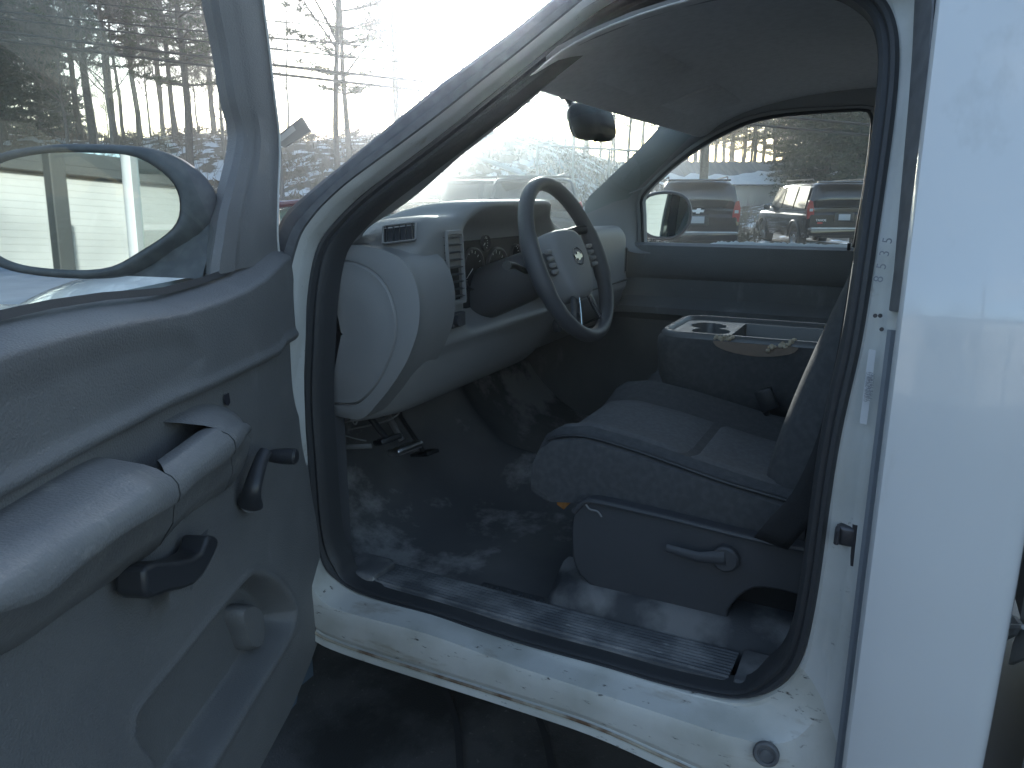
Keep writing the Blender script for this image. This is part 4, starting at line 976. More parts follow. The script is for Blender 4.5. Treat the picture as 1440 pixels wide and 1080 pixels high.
M['needle2'] = mat('spruce_needles', (.022,.040,.026), .7, col2=(.045,.062,.03), nscale=.8, ramp=(.4,.6))
M['dryleaf'] = mat('dry_brush', (.14,.11,.075), .9, col2=(.09,.075,.05), nscale=2)
M['siding'] = mat('pale_grey_siding', (.37,.38,.37), .75, col2=(.32,.33,.32), nscale=1.2)
M['darksteel'] = mat('dark_green_steel', (.04,.045,.045), .6)
M['roofm'] = mat('ribbed_metal_roof', (.17,.20,.21), .5, metal=.2)
M['carblk'] = mat('black_car_paint', (.012,.013,.016), .12, coat=.8)
M['carred'] = mat('dark_red_car_paint', (.12,.02,.02), .2, coat=.8)
M['cargry'] = mat('dark_grey_car_paint', (.06,.065,.07), .2, coat=.6)
M['cargls'] = mat('tinted_car_glass', (.012,.014,.016), .05, spec=.8)
M['tail'] = mat('red_tail_lamp', (.28,.012,.018), .15, coat=.5)
M['platem'] = mat('number_plate', (.35,.37,.40), .5)
M['wood'] = mat('weathered_pole_wood', (.20,.17,.14), .9, col2=(.13,.11,.09), nscale=20)
M['wirem'] = mat('black_cable', (.02,.02,.02), .6)
M['fencem'] = mat('galvanised_mesh', (.35,.36,.37), .5, metal=.6)
M['signm'] = mat('dark_signboard', (.045,.045,.05), .6)
M['signw'] = mat('faded_sign_strip', (.20,.20,.20), .6)
M['win'] = mat('dark_window_pane', (.03,.035,.04), .08, spec=.8)
def ground_h(x, y):
    h = x*cy+y*sy; r = x*sy-y*cy
    ang = r/max(h, .1) if h > 1 else 0
    d = math.hypot(x, y)
    if h < 5: return 0
    k = 1-.75*sstep(.05,.3,ang)
    near = 19+8*sstep(-.1,.25,ang)
    return (sstep(near, near+17, h)*4.0*k + (noise.noise(V((x*.15, y*.15, 0)))*.7 if h > near else 0)*sstep(near, near+5, h))
b = MB(); rows = []
import itertools
def axis():
    v = [-200,-120,-70,-40,-25,-15,-10]; a = -6.0
    while a < 62: v.append(a); a += 1.5
    return v+[70,90,130,200,400,900]
ax_ = axis(); ay_ = [-900,-400,-200,-120,-80]+[-60+2*i for i in range(66)]+[80,120,200,400,900]
b.grid([[V((x, y, ground_h(x, y))) for y in ay_] for x in ax_], flip=True)
# one ground sheet; the snowy bank sits on it where it rises
gobj = structure(b.build('ground', 'asphalt', None, smooth=True))
b = MB(); rows = []
for i in range(60):
    row = []
    for j in range(90):
        ang = -1.5+3.0*j/89; h = (18.5+3*sstep(-.1,.2,ang))+(i/59)**1.5*60; r = ang*h
        x = cy*h+sy*r; y = sy*h-cy*r; e = min(i, 3)/3
        row.append(V((x, y, ground_h(x, y)+.02+.10*e+.12*e*noise.noise(V((x*.7, y*.7, 3))))))
    rows.append(row)
b.grid(rows, flip=False); structure(b.build('snowy_bank', 'bankm', None))
# smooth sheet ahead-left of the door, blue light cast in its colour
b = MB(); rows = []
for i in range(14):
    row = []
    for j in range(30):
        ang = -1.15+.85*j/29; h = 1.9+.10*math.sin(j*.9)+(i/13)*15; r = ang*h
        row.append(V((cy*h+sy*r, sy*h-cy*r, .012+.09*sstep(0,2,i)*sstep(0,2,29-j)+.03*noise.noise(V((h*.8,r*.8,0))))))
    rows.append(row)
b.grid(rows); structure(b.build('blue_cast_sheet', 'bluecast', None))
# tar seams on the asphalt
for q in (((612,940),(640,1010),(648,1090)),((752,995),(768,1040),(778,1090))):
    pts = cat([oZ(x, y, .006) for x, y in q], 14); b = MB()
    b.grid([[p+V((.0,.012,0)) for p in pts], [p-V((.0,.012,0)) for p in pts]]); structure(b.build('tar_seam', 'tar', None, smooth=False))
# ---------------- trees
def branch(b, p, d, L, r, depth, rng, tips, spread=.6, up=.15, n=5, sides=5):
    pts = [p.copy()]; rad = [r]; q = p.copy(); dd = d.normalized()
    for i in range(n):
        dd = (dd+V((rng.uniform(-.18,.18), rng.uniform(-.18,.18), rng.uniform(-.1,.14)+up*.3))).normalized(); q = q+dd*(L/n); pts.append(q.copy()); rad.append(max(.006, r*(1-(i+1)/n*.75)))
    b.tube(pts, rad, sides, cap=False)
    if depth > 0:
        k = 5 if depth > 1 else 4
        for i in range(k):
            t = rng.uniform(.3, 1.0); j = min(n-1, int(t*n)); base = pts[j].lerp(pts[j+1], t*n-j) if j < n else pts[-1]
            a = rng.uniform(0, 6.283); s = dd.orthogonal().normalized(); s2 = dd.cross(s)
            nd = (dd*.75+(s*math.cos(a)+s2*math.sin(a))*spread+V((0,0,up))).normalized()
            branch(b, base, nd, L*rng.uniform(.4,.62), max(.007, rad[j]*.55), depth-1, rng, tips, spread, up, 4, 4 if depth > 1 else 3)
    else: tips.append((pts[-1], dd))
def bare_tree(seed, Ht, m='bark', fork=3):
    rng = random.Random(seed); root = empty('bare_tree', (0,0,0), 'x', 'tree'); b = MB(); tips = []
    tr = MB(); pts = []; rad = []; lean = V((rng.uniform(-.06,.06), rng.uniform(-.06,.06), 1))
    for i in range(9): pts.append(V((lean.x*i*Ht/8+rng.uniform(-.06,.06), lean.y*i*Ht/8+rng.uniform(-.06,.06), i*Ht/8-.3))); rad.append(.10*(1-i/9.5)*Ht/10)
    tr.tube(pts, rad, 8); tr.build('trunk', m, root)
    for i in range(17):
        t = rng.uniform(.32, 1); k = min(7, int(t*8)); base = pts[k].lerp(pts[k+1], t*8-k); a = rng.uniform(0, 6.283)
        branch(b, base, V((math.cos(a), math.sin(a), rng.uniform(.5,1.3))), Ht*rng.uniform(.18,.36)*(1.15-t*.5), rad[k]*.5, 3, rng, tips, .6, .12)
    b.build('branches', m, root, smooth=False); return root
def tuft(b, p, rng, s, n=7):
    for _ in range(n):
        d = V((rng.gauss(0,1), rng.gauss(0,1), rng.gauss(.2,.6))).normalized(); w = d.orthogonal().normalized()*s*.15
        w = (w*math.cos(rng.random()*3)+d.cross(w)*math.sin(rng.random()*3)); q = p+V((rng.gauss(0,s*.4), rng.gauss(0,s*.4), rng.gauss(0,s*.18)))
        o = len(b.v); b.v += [q-w, q+w, q+d*s]; b.f.append((o, o+1, o+2))
def pine(seed, Ht, kind='pine'):
    rng = random.Random(seed); nm = 'pine_tree' if kind == 'pine' else 'spruce_tree'
    root = empty(nm, (0,0,0), 'x', 'tree'); tr = MB(); pts = []; rad = []
    for i in range(9): pts.append(V((rng.uniform(-.08,.08)+.02*i, rng.uniform(-.08,.08), i*Ht/8-.3))); rad.append((.105*(1-i/9.0)+.012)*Ht/11)
    tr.tube(pts, rad, 8); trunk = tr.build('trunk', 'bark', root); lb = MB(); cr = MB()
    start = .28 if kind == 'pine' else .06; z = start*Ht
    while z < Ht*.99:
        t = (z/Ht-start)/(1-start)
        if kind == 'pine': L = Ht*.27*(math.sin(math.pi*(.18+.78*t))**.8)*rng.uniform(.65,1.15); droop = .12
        else: L = Ht*.24*(1-t)**.85*rng.uniform(.8,1.1)+.1; droop = -.18
        nb = rng.choice((3,4,5)) if kind == 'pine' else 7
        for k in range(nb):
            if kind == 'pine' and rng.random() < .10: continue
            a = rng.uniform(0, 6.283); d = V((math.cos(a), math.sin(a), droop+.35*t*(kind=='pine'))); Lk = L*rng.uniform(.6,1.1); p0 = V((0,0,z))+V((.02*z*8/Ht,0,0)); bp = []
            for i in range(6): bp.append(p0+d*(Lk*i/5)+V((0,0,.05*Lk*(i/5)**2*(1 if kind=='pine' else 1.5)))+V((rng.uniform(-.05,.05),rng.uniform(-.05,.05),0))*i*.4)
            lb.tube(bp, [max(.012,.05*(1-i/5.5)*Ht/12) for i in range(6)], 3, cap=False)
            for i in range(2 if kind=='pine' else 1, 6):
                for _ in range(2 if kind == 'pine' else 2):
                    sd = V((-d.y, d.x, 0))*rng.uniform(-.38,.38)*Lk*(1.1-i/6); q = bp[i]+sd
                    if kind == 'pine': lb.tube([bp[i]-d*Lk*.12, q], .010, 3, cap=False)
                    tuft(cr, q+V((0,0,.04)), rng, .21 if kind == 'pine' else .24, 16 if kind == 'pine' else 15)
        z += Ht*(rng.uniform(.035,.065) if kind == 'pine' else .033)
    lb.build('limbs', 'bark', root, smooth=False); cr.build('crown', 'needle' if kind == 'pine' else 'needle2', root, smooth=False); return root
protos = {'p': [pine(11,15), pine(12,13), pine(13,16)], 's': [pine(21,10,'spruce'), pine(22,8,'spruce')], 'b': [bare_tree(31,11), bare_tree(32,9,'barkg'), bare_tree(33,12), bare_tree(34,7,'barkg')]}
used = set()
TL_ = {'p': ('tall dark pine in the snowy woods beyond the lot', 'pine tree', 'pines in the woods'), 's': ('dense dark spruce in the woods beyond the lot', 'spruce tree', 'spruces in the woods'), 'b': ('leafless grey tree in the woods beyond the lot', 'bare tree', 'leafless trees in the woods')}
def put(kind, idx, px, D, sc=1, rz=None, label=None, dz=0):
    P0 = protos[kind][idx % len(protos[kind])]
    c = P0 if P0.name not in used else copytree(P0)
    used.add(P0.name)
    q = far(px, 278, D); c.location = (q.x, q.y, ground_h(q.x, q.y)-.05+dz); c.rotation_euler = (0,0,random.uniform(0,6.28) if rz is None else rz); c.scale = (sc,sc,sc*random.uniform(.95,1.08))
    l, ca, gr = TL_[kind]; c['label'] = label or l; c['category'] = ca
    if not label: c['group'] = gr
    elif 'group' in c: del c['group']
    return c
# individually recognisable ones
put('b', 0, 470, 24, 1.0, 1.0, 'leafless tree with spreading branches between the pillar and the tilted sign')
put('p', 1, 492, 27, .78, .5, 'small pine standing under the power lines left of the sun')
put('b', 2, 565, 25, 1.05, 2.0, 'tall leafless tree right beside the sun glare')
put('b', 1, 410, 36, .75, 2.0, 'pale bare round tree low behind the tilted sign')
put('p', 0, 140, 30, 1.0, .3, 'big dark pine filling the window above the door mirror')
put('p', 2, 275, 26, .86, 1.3, 'tall pine with long bare trunk next to the door window frame')
put('s', 0, 1160, 37, .95, .2, 'broad dark spruce behind the right-hand black wagon')
for px, D, k, i, s in [(20,33,'s',0,1.1),(75,38,'p',1,.95),(100,44,'s',1,1.1),(205,34,'p',1,.9),(240,42,'p',2,.8),(310,36,'p',0,.8),(-60,30,'p',2,1),(0,40,'s',1,1.1),(330,38,'b',2,1)]: put(k, i, px, D, s)
for i in range(44):
    px = -120+i*11.5+random.uniform(-8,8); D = random.uniform(27,50)
    if px > 385: D += 14
    k = random.choice('bbbbp' if px < 330 else 'bb'); put(k, random.randrange(4), px, D, random.uniform(.6,1.0) if px < 330 else random.uniform(.45,.65))
for i in range(30):
    px = 570+i*13+random.uniform(-6,6); D = random.uniform(34,58); low = 640 < px < 775; put('b' if low else random.choice('bbbp'), random.randrange(4), px, D, random.uniform(.38,.5) if low else random.uniform(.75,1.1))
for i in range(52):
    px = 940+i*7.5+random.uniform(-5,5); D = random.uniform(50,80); put(random.choice('ppb' if i < 30 else 'pps'), random.randrange(4), px, D, random.uniform(.9,1.25))
for px, D, s in ((1125,42,.95),(1200,40,1.1),(1250,42,1.0),(1290,46,1.2)): put('s', 0, px, D, s)
# trees behind the camera, seen in mirrors
for i in range(26):
    a = i/26; x = -24-random.uniform(0,6); y = -26+a*54; P0 = protos['b'][i % 4]; c = copytree(P0); c.location = (x, y, .8); c.rotation_euler = (0,0,random.uniform(0,6)); s = random.uniform(.6,.9); c.scale = (s,s,s)
    c['label'] = 'bare tree behind the pale building, seen in the mirrors'; c['group'] = 'bare trees behind the building'; c['category'] = 'bare tree'
# brush on the bank (stuff)
b = MB(); rng = random.Random(5)
for i in range(2600):
    ang = rng.uniform(-.85,.32); h = rng.uniform(21,40); r = ang*h; x = cy*h+sy*r; y = sy*h-cy*r; z = ground_h(x, y)
    L = rng.uniform(.4,1.5)
    for _ in range(4):
        d = V((rng.gauss(0,.35), rng.gauss(0,.35), 1)).normalized(); w = V((rng.uniform(-1,1), rng.uniform(-1,1), 0)).normalized()*.012; p0 = V((x,y,z))
        o = len(b.v); b.v += [p0-w, p0+w, p0+d*L]; b.f.append((o,o+1,o+2))
    if rng.random() < .35: tuft(b, V((x,y,z+.3)), rng, .28, 10)
o = b.build('brush', 'dryleaf', None, smooth=False); o['kind'] = 'stuff'; o['label'] = 'dry brush and saplings covering the snowy bank'; o['category'] = 'brush'
# ---------------- power lines
for (y0, y1, D, r, lab) in ((17,46,22,.024,'topmost pair upper cable of the power lines'),(26,60,22,.024,'second cable from the top of the power lines'),(46,82,22,.040,'thick third power cable from the top'),(57,94,22,.040,'lowest thick power cable'),(-8,22,22,.016,'thin single wire above the other power cables')):
    A = far(0, y0, D); B = far(303, y1, D); dirv = (B-A)/303
    pts = []
    for k in range(-14, 40):
        x = k*40; p = A+dirv*x
        p.z -= 0; p.z += .00022*0+ .35*((x-250)/600)**2*.3
        pts.append(p)
    b = MB(); b.tube(pts, r, 5, cap=False); tag(b.build('power_line', 'wirem', None), lab, 'power line')
def upole(px, D, h, lab):
    q = far(px, 278, D); r_ = empty('utility_pole', (q.x, q.y, 0), lab, 'utility pole'); b = MB(); b.tube([q*1-V((0,0,q.z)), V((q.x, q.y, h))], [.16,.11], 12); b.build('pole', 'wood', r_)
    b = MB(); b.box((q.x, q.y, h-.5), (.12,2.2,.14)); ar = b.build('crossarm', 'wood', r_, smooth=False); return r_
upole(988, 26, 8.0, 'weathered wooden utility pole behind the left black wagon')
# ---------------- tilted dark sign
s0 = far(408, 190, 21); sg = empty('sign', (s0.x, s0.y, ground_h(s0.x, s0.y)), 'dark signboard tilted up at an angle above the snowy bank', 'sign')
b = MB(); cs = [far(x, y, 21) for x, y in ((383,196),(424,164),(437,184),(400,207),(384,203))]; b.prism(cs, (cy*.15, sy*.15, 0)); sb = b.build('sign_board', 'signm', sg, smooth=False)
b = MB(); cs = [far(x, y, 20.97) for x, y in ((390,194),(412,176),(416,183),(396,199))]; b.face(cs); b.build('sign_strip', 'signw', sb, smooth=False)
b = MB(); b.tube([far(392,202,21.1), V((far(392,202,21.1).x, far(392,202,21.1).y, 1))], .06, 8); b.build('sign_post', 'dkmetal', sg)
# ---------------- SUVs
def suv(name, loc, rz, paint, lab, emblem=True, sc=1.0, rack=True, badge=False):
    r_ = empty(name, (0,0,0), lab, 'car'); W = 1.0
    # body: rings across x for stations along y (rear -2.55 .. front 2.55)
    sect = lambda w, zs_: None
    b = MB(); rows = []
    for y, wf, zt in ((-2.56,.90,1.02),(-2.52,.95,1.10),(-2.42,.985,1.14),(-1.9,1.0,1.16),(-.5,1.0,1.16),(1.0,1.0,1.15),(1.15,.99,1.15),(2.0,.975,1.12),(2.4,.93,1.06),(2.55,.85,.95)):
        rows.append([V((-wf*.97,y,.42)), V((-wf,y,.55)), V((-wf*1.005,y,.85)), V((-wf*.99,y,1.05)), V((-wf*.93,y,zt)), V((-wf*.5,y,zt+.02)), V((0,y,zt+.03)), V((wf*.5,y,zt+.02)), V((wf*.93,y,zt)), V((wf*.99,y,1.05)), V((wf*1.005,y,.85)), V((wf,y,.55)), V((wf*.97,y,.42))])
    b.grid(rows); b.face(rows[0]); b.face(rows[-1][::-1]); body = b.build('body', paint, r_, sub=1)
    b = MB(); rows = []
    for y, wf, zt, wt in ((-2.50,.96,1.20,.90),(-2.44,.97,1.55,.86),(-2.36,.97,1.86,.78),(-2.2,.97,1.91,.76),(-1.0,.97,1.94,.76),(.2,.97,1.93,.76),(.55,.97,1.89,.76),(1.0,.96,1.50,.82),(1.35,.94,1.16,.90)):
        rows.append([V((-wf,y,1.08)), V((-wf*.995,y,1.16)), V((-(wt+(wf-wt)*.45),y,min(zt-.02,1.16+(zt-1.16)*.55))), V((-wt-.02,y,zt-.06)), V((-wt+.06,y,zt)), V((0,y,zt+.02)), V((wt-.06,y,zt)), V((wt+.02,y,zt-.06)), V(((wt+(wf-wt)*.45),y,min(zt-.02,1.16+(zt-1.16)*.55))), V((wf*.995,y,1.16)), V((wf,y,1.08))])
    b.grid(rows); b.face(rows[0]); b.build('cabin', paint, r_, sub=1)
    b = MB(); b.grid([[V((x*.84,-2.515+.01*abs(x),1.23)) for x in (-1,-.5,0,.5,1)], [V((x*.80,-2.50+.02*abs(x),1.5)) for x in (-1,-.5,0,.5,1)], [V((x*.72,-2.425+.02*abs(x),1.78)) for x in (-1,-.5,0,.5,1)]], flip=True)
    b.build('rear_window', 'cargls', r_, solid=.02)
    b = MB(); b.box((0,-2.42,1.90), (1.45,.22,.05), bev=.02); b.build('spoiler', paint, r_)
    for sg_ in (-1,1):
        for (ya, yb, yc, yd) in ((-2.3,-1.35,-1.4,-2.22),(-1.25,-.30,-.30,-1.25),(-.2,.88,.52,-.2)):
            b = MB(); 
            def sd(y, z): 
                t = (z-1.16)/.72; return V((sg_*(.985-.175*t), y, z))
            b.face([sd(ya,1.20), sd(yb,1.20), sd((yb+yc)/2,1.52), sd(yc,1.80), sd(yd,1.80), sd((ya+yd)/2,1.52)]); b.build('side_window', 'cargls', r_, smooth=False, solid=.012 if sg_ < 0 else -.012)
        b = MB(); tlp = [(.80,.96),(.985,.93),(1.0,1.25),(.955,1.43),(.87,1.40),(.82,1.18)]
        b.prism([V((sg_*x*.985, -2.555+(.02 if x > .9 else 0), z)) for x, z in tlp], (0,.12,0)); tlamp = b.build('tail_light', 'tail', r_, bevel=.015)
        b = MB(); b.box((sg_*.89,-2.565,1.17), (.09,.015,.07), bev=.006); b.build('reverse_lens', 'platem', tlamp)
        b = MB(); b.tube([V((sg_*.70,y,1.985-(.05 if i in (0,5) else 0))) for i, y in enumerate((-2.0,-1.9,-1.0,-.2,.3,.4))], .018, 6); b.build('roof_rail', 'dkmetal', r_)
        for y in (-1.55,1.55):
            b = MB(); c = V((sg_*.86,y,.40)); b.disc(c-V((sg_*.12,0,0)), (sg_,0,0), .40, rings=[(.26,0),(.38,0),(.40,.04),(.40,.22),(.37,.25),(.26,.25)], n=32); w_ = b.build('wheel', 'rubber', r_)
            b = MB(); b.disc(c+V((sg_*.10,0,0)), (sg_,0,0), .26, rings=[(.26,.02),(.22,-.02),(.10,.0),(.08,.03),(.0001,.03)], n=24); b.build('wheel_rim', 'metal', w_)
            b = MB(); b.tube([V((sg_*1.005, y+.47*math.cos(R(a)), .42+.45*math.sin(R(a)))) for a in range(0,181,15)], .03, 8); b.build('wheel_arch', 'black', r_)
        b = MB(); b.box((sg_*1.10,.85,1.22), (.20,.10,.16), bev=.04); b.build('side_mirror', paint, r_)
    b = MB(); b.box((0,-2.62,.60), (1.90,.20,.22), bev=.06); b.build('rear_bumper', paint, r_)
    b = MB(); b.box((0,-2.665,.695), (1.80,.13,.025), bev=.01); b.build('bumper_step', 'chrome', r_)
    b = MB(); b.box((0,2.58,.60), (1.86,.20,.30), bev=.06); b.build('front_bumper', paint, r_)
    b = MB(); b.box((0,-2.575,.98), (.52,.015,.24), bev=.01); pl = b.build('plate_recess', 'black', r_)
    b = MB(); b.box((.0,-2.59,.98), (.31,.010,.16), bev=.004); b.build('number_plate', 'platem', pl)
    if emblem:
        b = MB(); b.prism([V((x*6.0+.0, -2.56, 1.19+z*6.0)) for x, z in bt], (0,-.015,0)); b.build('emblem', 'white', r_, smooth=False)
    if badge:
        t = text_mesh('TAHOE', .085, frame(V((-.62,-2.60,.90)), V((1,0,0)), V((0,0,1))), .004); t.build('badge', 'white', r_, smooth=False)
        b = MB(); b.box((-.64,-2.59,.83), (.14,.01,.05), bev=.01); b.build('rear_sticker', 'tail', r_)
    r_.location = loc; r_.rotation_euler = (0,0,rz); r_.scale = (sc,sc,sc); return r_
def heading(px, D, off):  # car heading away from camera at view azimuth + off degrees (positive = to the left)
    q = far(px, 278, D); a = math.atan2(q.y, q.x); return q, a-math.pi/2+R(off)
q, rz = heading(972, 18.6+2.4, 4); suv('parked_wagon', (q.x, q.y, 0), rz, 'carblk', 'black parked wagon seen from behind, gold emblem on its tailgate, left of the pair', True)
q, rz = heading(1143, 21.0+2.4, 19); suv('parked_wagon', (q.x, q.y, 0), rz, 'carblk', 'right-hand black parked wagon, angled to show its side windows and red tail light', False, badge=True)
q, rz = heading(742, 15.5+2.4, 3); suv('parked_wagon', (q.x, q.y, 0), rz, 'cargry', 'dark grey parked wagon seen through the windshield above the steering wheel', False)
q, rz = heading(622, 20, 70); suv('parked_wagon', (q.x, q.y, 0), rz, 'cargry', 'dark parked wagon seen side-on through the lower left of the windshield', False)
# red car by the pillar: low sedan
def sedan(loc, rz, paint, lab):
    r_ = empty('parked_car', (0,0,0), lab, 'car'); b = MB(); rows = []
    for y, zt, w in ((-2.3,.75,.8),(-2.2,.95,.86),(-1.5,1.0,.88),(1.0,.98,.88),(2.0,.85,.86),(2.3,.65,.78)):
        rows.append([V((-w,y,.3)), V((-w*1.02,y,.6)), V((-w*.95,y,zt)), V((0,y,zt+.03)), V((w*.95,y,zt)), V((w*1.02,y,.6)), V((w,y,.3))])
    b.grid(rows); b.face(rows[0]); b.face(rows[-1][::-1]); b.build('body', paint, r_, sub=1)
    b = MB(); rows = []
    for y, zt, w in ((-1.85,.98,.78),(-1.1,1.36,.64),(-.2,1.45,.62),(.4,1.40,.62),(1.2,.98,.76)): rows.append([V((-w-.12*(zt<1.1)*0,y,.95)), V((-w,y,zt-.05)), V((-w+.1,y,zt)), V((0,y,zt+.02)), V((w-.1,y,zt)), V((w,y,zt-.05)), V((w,y,.95))])
    b.grid(rows); b.build('cabin', 'glass2', r_, sub=1)
    b = MB()
    for sg_ in (-1,1): b.tube([V((sg_*.80,-1.85,.98)), V((sg_*.63,-1.1,1.37)), V((sg_*.60,-.2,1.46)), V((sg_*.60,.4,1.41)), V((sg_*.77,1.2,.98))], .035, 8)
    b.box((0,-.35,1.455), (1.2,1.5,.03), bev=.012); b.build('roof', paint, r_)
    for sg_ in (-1,1):
        for y in (-1.4,1.4):
            b = MB(); c = V((sg_*.76,y,.32)); b.disc(c-V((sg_*.1,0,0)), (sg_,0,0), .32, rings=[(.2,0),(.31,0),(.32,.04),(.32,.18),(.3,.2),(.0001,.19)], n=28); b.build('wheel', 'rubber', r_)
    r_.location = loc; r_.rotation_euler = (0,0,rz); return r_
M['glass2'] = glassmat('green_tinted_car_glass', (.55,.72,.68), ior=1.5)
q = far(452, 278, 8.2); sedan((q.x, q.y, 0), math.atan2(q.y, q.x)-math.pi/2+R(62), 'carred', 'dark red car roof showing past the door pillar')
# ---------------- low building with ribbed roof behind the wagons
bl = far(1040, 278, 42); ang = math.atan2(cy, sy)
e1 = V((sy, -cy, 0)); e2 = V((cy, sy, 0))
B0 = empty('storage_building', (bl.x, bl.y, 0), 'long low building with snowy ribbed metal roof behind the parked wagons', 'building')
def bp_(r, h, z): return V((0,0,0))+V((bl.x, bl.y, 0))+e1*r+e2*h+V((0,0,z))
b = MB(); b.grid([[bp_(r, 0, z) for z in (0, 2.1)] for r in (-9, 0, 6.8)]); b.grid([[bp_(6.8, h, z) for z in (0, 2.1)] for h in (0, 6)]); b.grid([[bp_(-9, h, z) for z in (0, 2.1)] for h in (0, 6)]); b.build('wall', 'siding', B0, smooth=False)
b = MB(); rows = []
for k in range(130):
    r = -9.4+16.6*k/129; rib = .05 if k % 3 == 0 else 0
    rows.append([bp_(r,-.4,2.1+rib), bp_(r,-.4+2.8,3.1+rib), bp_(r,3.4,3.5+rib), bp_(r,3.6,3.5), bp_(r,7,2.1)])
b.grid(rows); b.build('roof', 'roofm', B0, smooth=False)
b = MB(); rows = []
for k in range(60):
    r = -8+15*k/59; up1 = .45+.5*abs(noise.noise(V((r*.35,1,0))))+.2*noise.noise(V((r*1.5,3,0)))
    if r > 2: up1 += .3*min(1,(r-2)/2)
    rows.append([bp_(r,-.42,2.18), bp_(r,-.4+2.8*max(.05,up1*.8),2.20+1.0*max(.05,up1*.8)), bp_(r,-.4+2.8*max(.06,up1)*1.0,2.22+1.0*max(.06,up1))])
b.grid(rows); b.build('roof_snow', 'snow', B0)
b = MB(); b.prism([bp_(-6.5,-1.2,2.9), bp_(-6.3,-1.2,3.0), bp_(-2.6,-1.2,1.9), bp_(-2.8,-1.2,1.8)], e2*.1); tag(b.build('roof_beam', 'wood', None, smooth=False), 'dark sloping timber leaning on the low building', 'beam')
# ---------------- chain-link fence through the windshield
F0 = far(755, 278, 23); F1 = far(905, 278, 23); fz = (1.0, 3.1)
fr_ = empty('chain_link_fence', (F0.x, F0.y, 0), 'chain-link fence with top rail behind the windshield wagon', 'fence')
b = MB(); b.tube([V((F0.x,F0.y,3.0)), V((F1.x,F1.y,2.8))], .035, 6); b.build('top_rail', 'fencem', fr_)
for k in range(4):
    p_ = F0.lerp(F1, k/3); b = MB(); b.tube([V((p_.x,p_.y,0)), V((p_.x,p_.y,3.02-.07*k))], .035, 6); b.build('fence_post', 'fencem', fr_)
b = MB(); Lf = (F1-F0).length; dF = (F1-F0).normalized(); n = int(Lf/.16)
for k in range(-10, n):
    for sgn in (1,-1):
        a0 = k*.16; p0_ = []; 
        za, zb = .3, 2.9; x0, x1 = a0, a0+1.3
        if sgn < 0: x0, x1 = x1, x0
        t0, t1 = max(0,min(Lf,x0)), max(0,min(Lf,x1))
        if abs(t1-t0) < .02: continue
        f0 = (t0-x0)/(x1-x0); f1 = (t1-x0)/(x1-x0); pA = F0+dF*t0; pB = F0+dF*t1; pA.z = za+(zb-za)*f0; pB.z = za+(zb-za)*f1
        b.tube([pA, pB], .010, 3, cap=False)
o = b.build('mesh', 'fencem', fr_, smooth=False)
# white barrier bar
A = far(645, 210, 16); B = far(738, 246, 16); b = MB(); b.tube([A, B], .045, 8); pb_ = b
tag(b.build('barrier_pole', 'white', None), 'sloping pale bar seen through the left of the windshield', 'barrier')
# ---------------- building behind the camera (reflected in mirrors, lights the shaded side)
BB = empty('pale_building', (-9.5,2,0), 'pale grey sided building standing behind the photographer, reflected in the mirrors', 'building')
b = MB(); rows = []
z = 0
prof_ = []
while z < 3.1: prof_ += [(-9.5+.005, z), (-9.5, z+.098)]; z += .10
b.grid([[V((x, y, z)) for x, z in prof_] for y in (-14,-6,2,10,16)]); b.build('wall', 'siding', BB, smooth=False)
b = MB(); b.box((-9.45,1,3.17), (.30,30.4,.12)); b.box((-12,1,3.35), (5.2,30.4,.2)); b.build('roof', 'darksteel', BB, smooth=False)
for y in (-11,-9.4,-1.6,-.2,1.2):
    b = MB(); b.box((-9.46,y,1.7), (.10,1.0,1.3)); w_ = b.build('window', 'white', BB, smooth=False); b = MB(); b.box((-9.40,y,1.7), (.02,.86,1.14)); b.build('pane', 'win', w_, smooth=False)
pp = mrefl(83,300,5.0); b = MB(); b.box((pp.x,pp.y,1.9), (.11,.11,3.8)); b.box((pp.x,pp.y,.05), (.3,.3,.1)); tag(b.build('steel_post', 'darksteel', None, smooth=False, bevel=.01), 'dark square post in front of the pale building, reflected in the door mirror', 'post')
suv('parked_wagon', (-6.4,-8.2,0), .1, 'cargry', 'dark wagon parked by the pale building, seen only in the passenger mirror', False)
# far side parked cars seen in the passenger mirror are the wagons themselves

# ================================================================== LIGHT
SUN_EL = 12.2; sd_ = ray(716, 22); sun_az = math.atan2(sd_.y, sd_.x); el = math.atan2(sd_.z, math.hypot(sd_.x, sd_.y))
w = bpy.data.worlds.new('World'); SC.world = w; w.use_nodes = True; nt = w.node_tree; bg = nt.nodes['Background']
sk = nt.nodes.new('ShaderNodeTexSky'); sk.sky_type = 'NISHITA'; sk.sun_disc = False; sk.sun_elevation = el
sk.sun_rotation = math.pi/2-sun_az; sk.air_density = 1.0; sk.dust_density = .6; sk.ozone_density = 1.2; sk.altitude = 50
tc = nt.nodes.new('ShaderNodeTexCoord'); nz = nt.nodes.new('ShaderNodeTexNoise'); nz.inputs['Scale'].default_value = 2.6; nz.inputs['Detail'].default_value = 7; nz.inputs['Distortion'].default_value = .4
mp = nt.nodes.new('ShaderNodeMapping'); mp.inputs['Scale'].default_value = (1,1,2.6); nt.links.new(tc.outputs['Generated'], mp.inputs['Vector']); nt.links.new(mp.outputs[0], nz.inputs['Vector'])
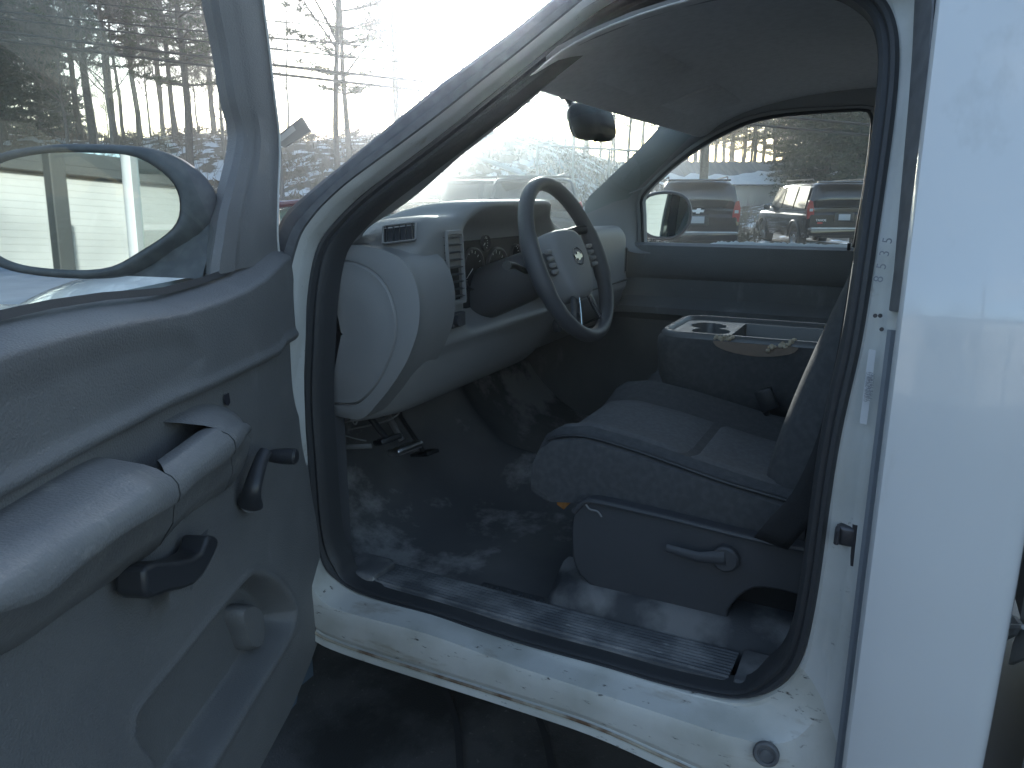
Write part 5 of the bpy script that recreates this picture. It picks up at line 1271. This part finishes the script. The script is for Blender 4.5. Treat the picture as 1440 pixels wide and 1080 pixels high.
cr_ = nt.nodes.new('ShaderNodeMapRange'); cr_.inputs['From Min'].default_value = .52; cr_.inputs['From Max'].default_value = .70; cr_.inputs['To Max'].default_value = .6; nt.links.new(nz.outputs['Fac'], cr_.inputs['Value'])
mx = nt.nodes.new('ShaderNodeMix'); mx.data_type = 'RGBA'; mx.inputs['B'].default_value = (3.2,3.35,3.6,1); nt.links.new(cr_.outputs[0], mx.inputs['Factor']); nt.links.new(sk.outputs[0], mx.inputs['A']); nt.links.new(mx.outputs['Result'], bg.inputs['Color'])
bg.inputs['Strength'].default_value = .15
L = bpy.data.lights.new('Sun', 'SUN'); L.energy = 4.0; L.angle = R(.5); L.color = (1,.97,.93); lo_ = bpy.data.objects.new('Sun', L); COL.objects.link(lo_)
lo_.rotation_euler = V((sd_.x, sd_.y, sd_.z)).to_track_quat('Z', 'Y').to_euler()
# thin haze
HAZE = 0.0033
if HAZE:
    b = MB(); b.box((30, 8, 8.3), (125, 150, 19.6)); 
    hm = bpy.data.materials.new('haze_air'); hm.use_nodes = True; nt = hm.node_tree; nt.nodes.remove(nt.nodes['Principled BSDF'])
    pv = nt.nodes.new('ShaderNodeVolumePrincipled'); pv.inputs['Color'].default_value = (.84,.92,1,1); pv.inputs['Density'].default_value = HAZE; pv.inputs['Anisotropy'].default_value = .89
    nt.links.new(pv.outputs[0], nt.nodes['Material Output'].inputs['Volume'])
    o = b.build('haze', hm, None, smooth=False); o['kind'] = 'stuff'; o['label'] = 'pale sunlit haze in the air'; o['category'] = 'haze'
# ================================================================== CAMERA
cam = bpy.data.cameras.new('Camera'); co = bpy.data.objects.new('Camera', cam); COL.objects.link(co); SC.camera = co
cam.sensor_width = 36; cam.lens = 36*FPX/1440; cam.clip_end = 3000; cam.clip_start = .02
co.location = C0P
F = V((cy*ct, sy*ct, -st)); co.rotation_euler = F.to_track_quat('-Z', 'Y').to_euler()
SC.view_settings.view_transform = 'Standard'; SC.view_settings.look = 'None'; SC.view_settings.exposure = 1.5; SC.view_settings.gamma = 1
SC.cycles.max_bounces = 8; SC.cycles.transparent_max_bounces = 12; SC.cycles.volume_bounces = 0
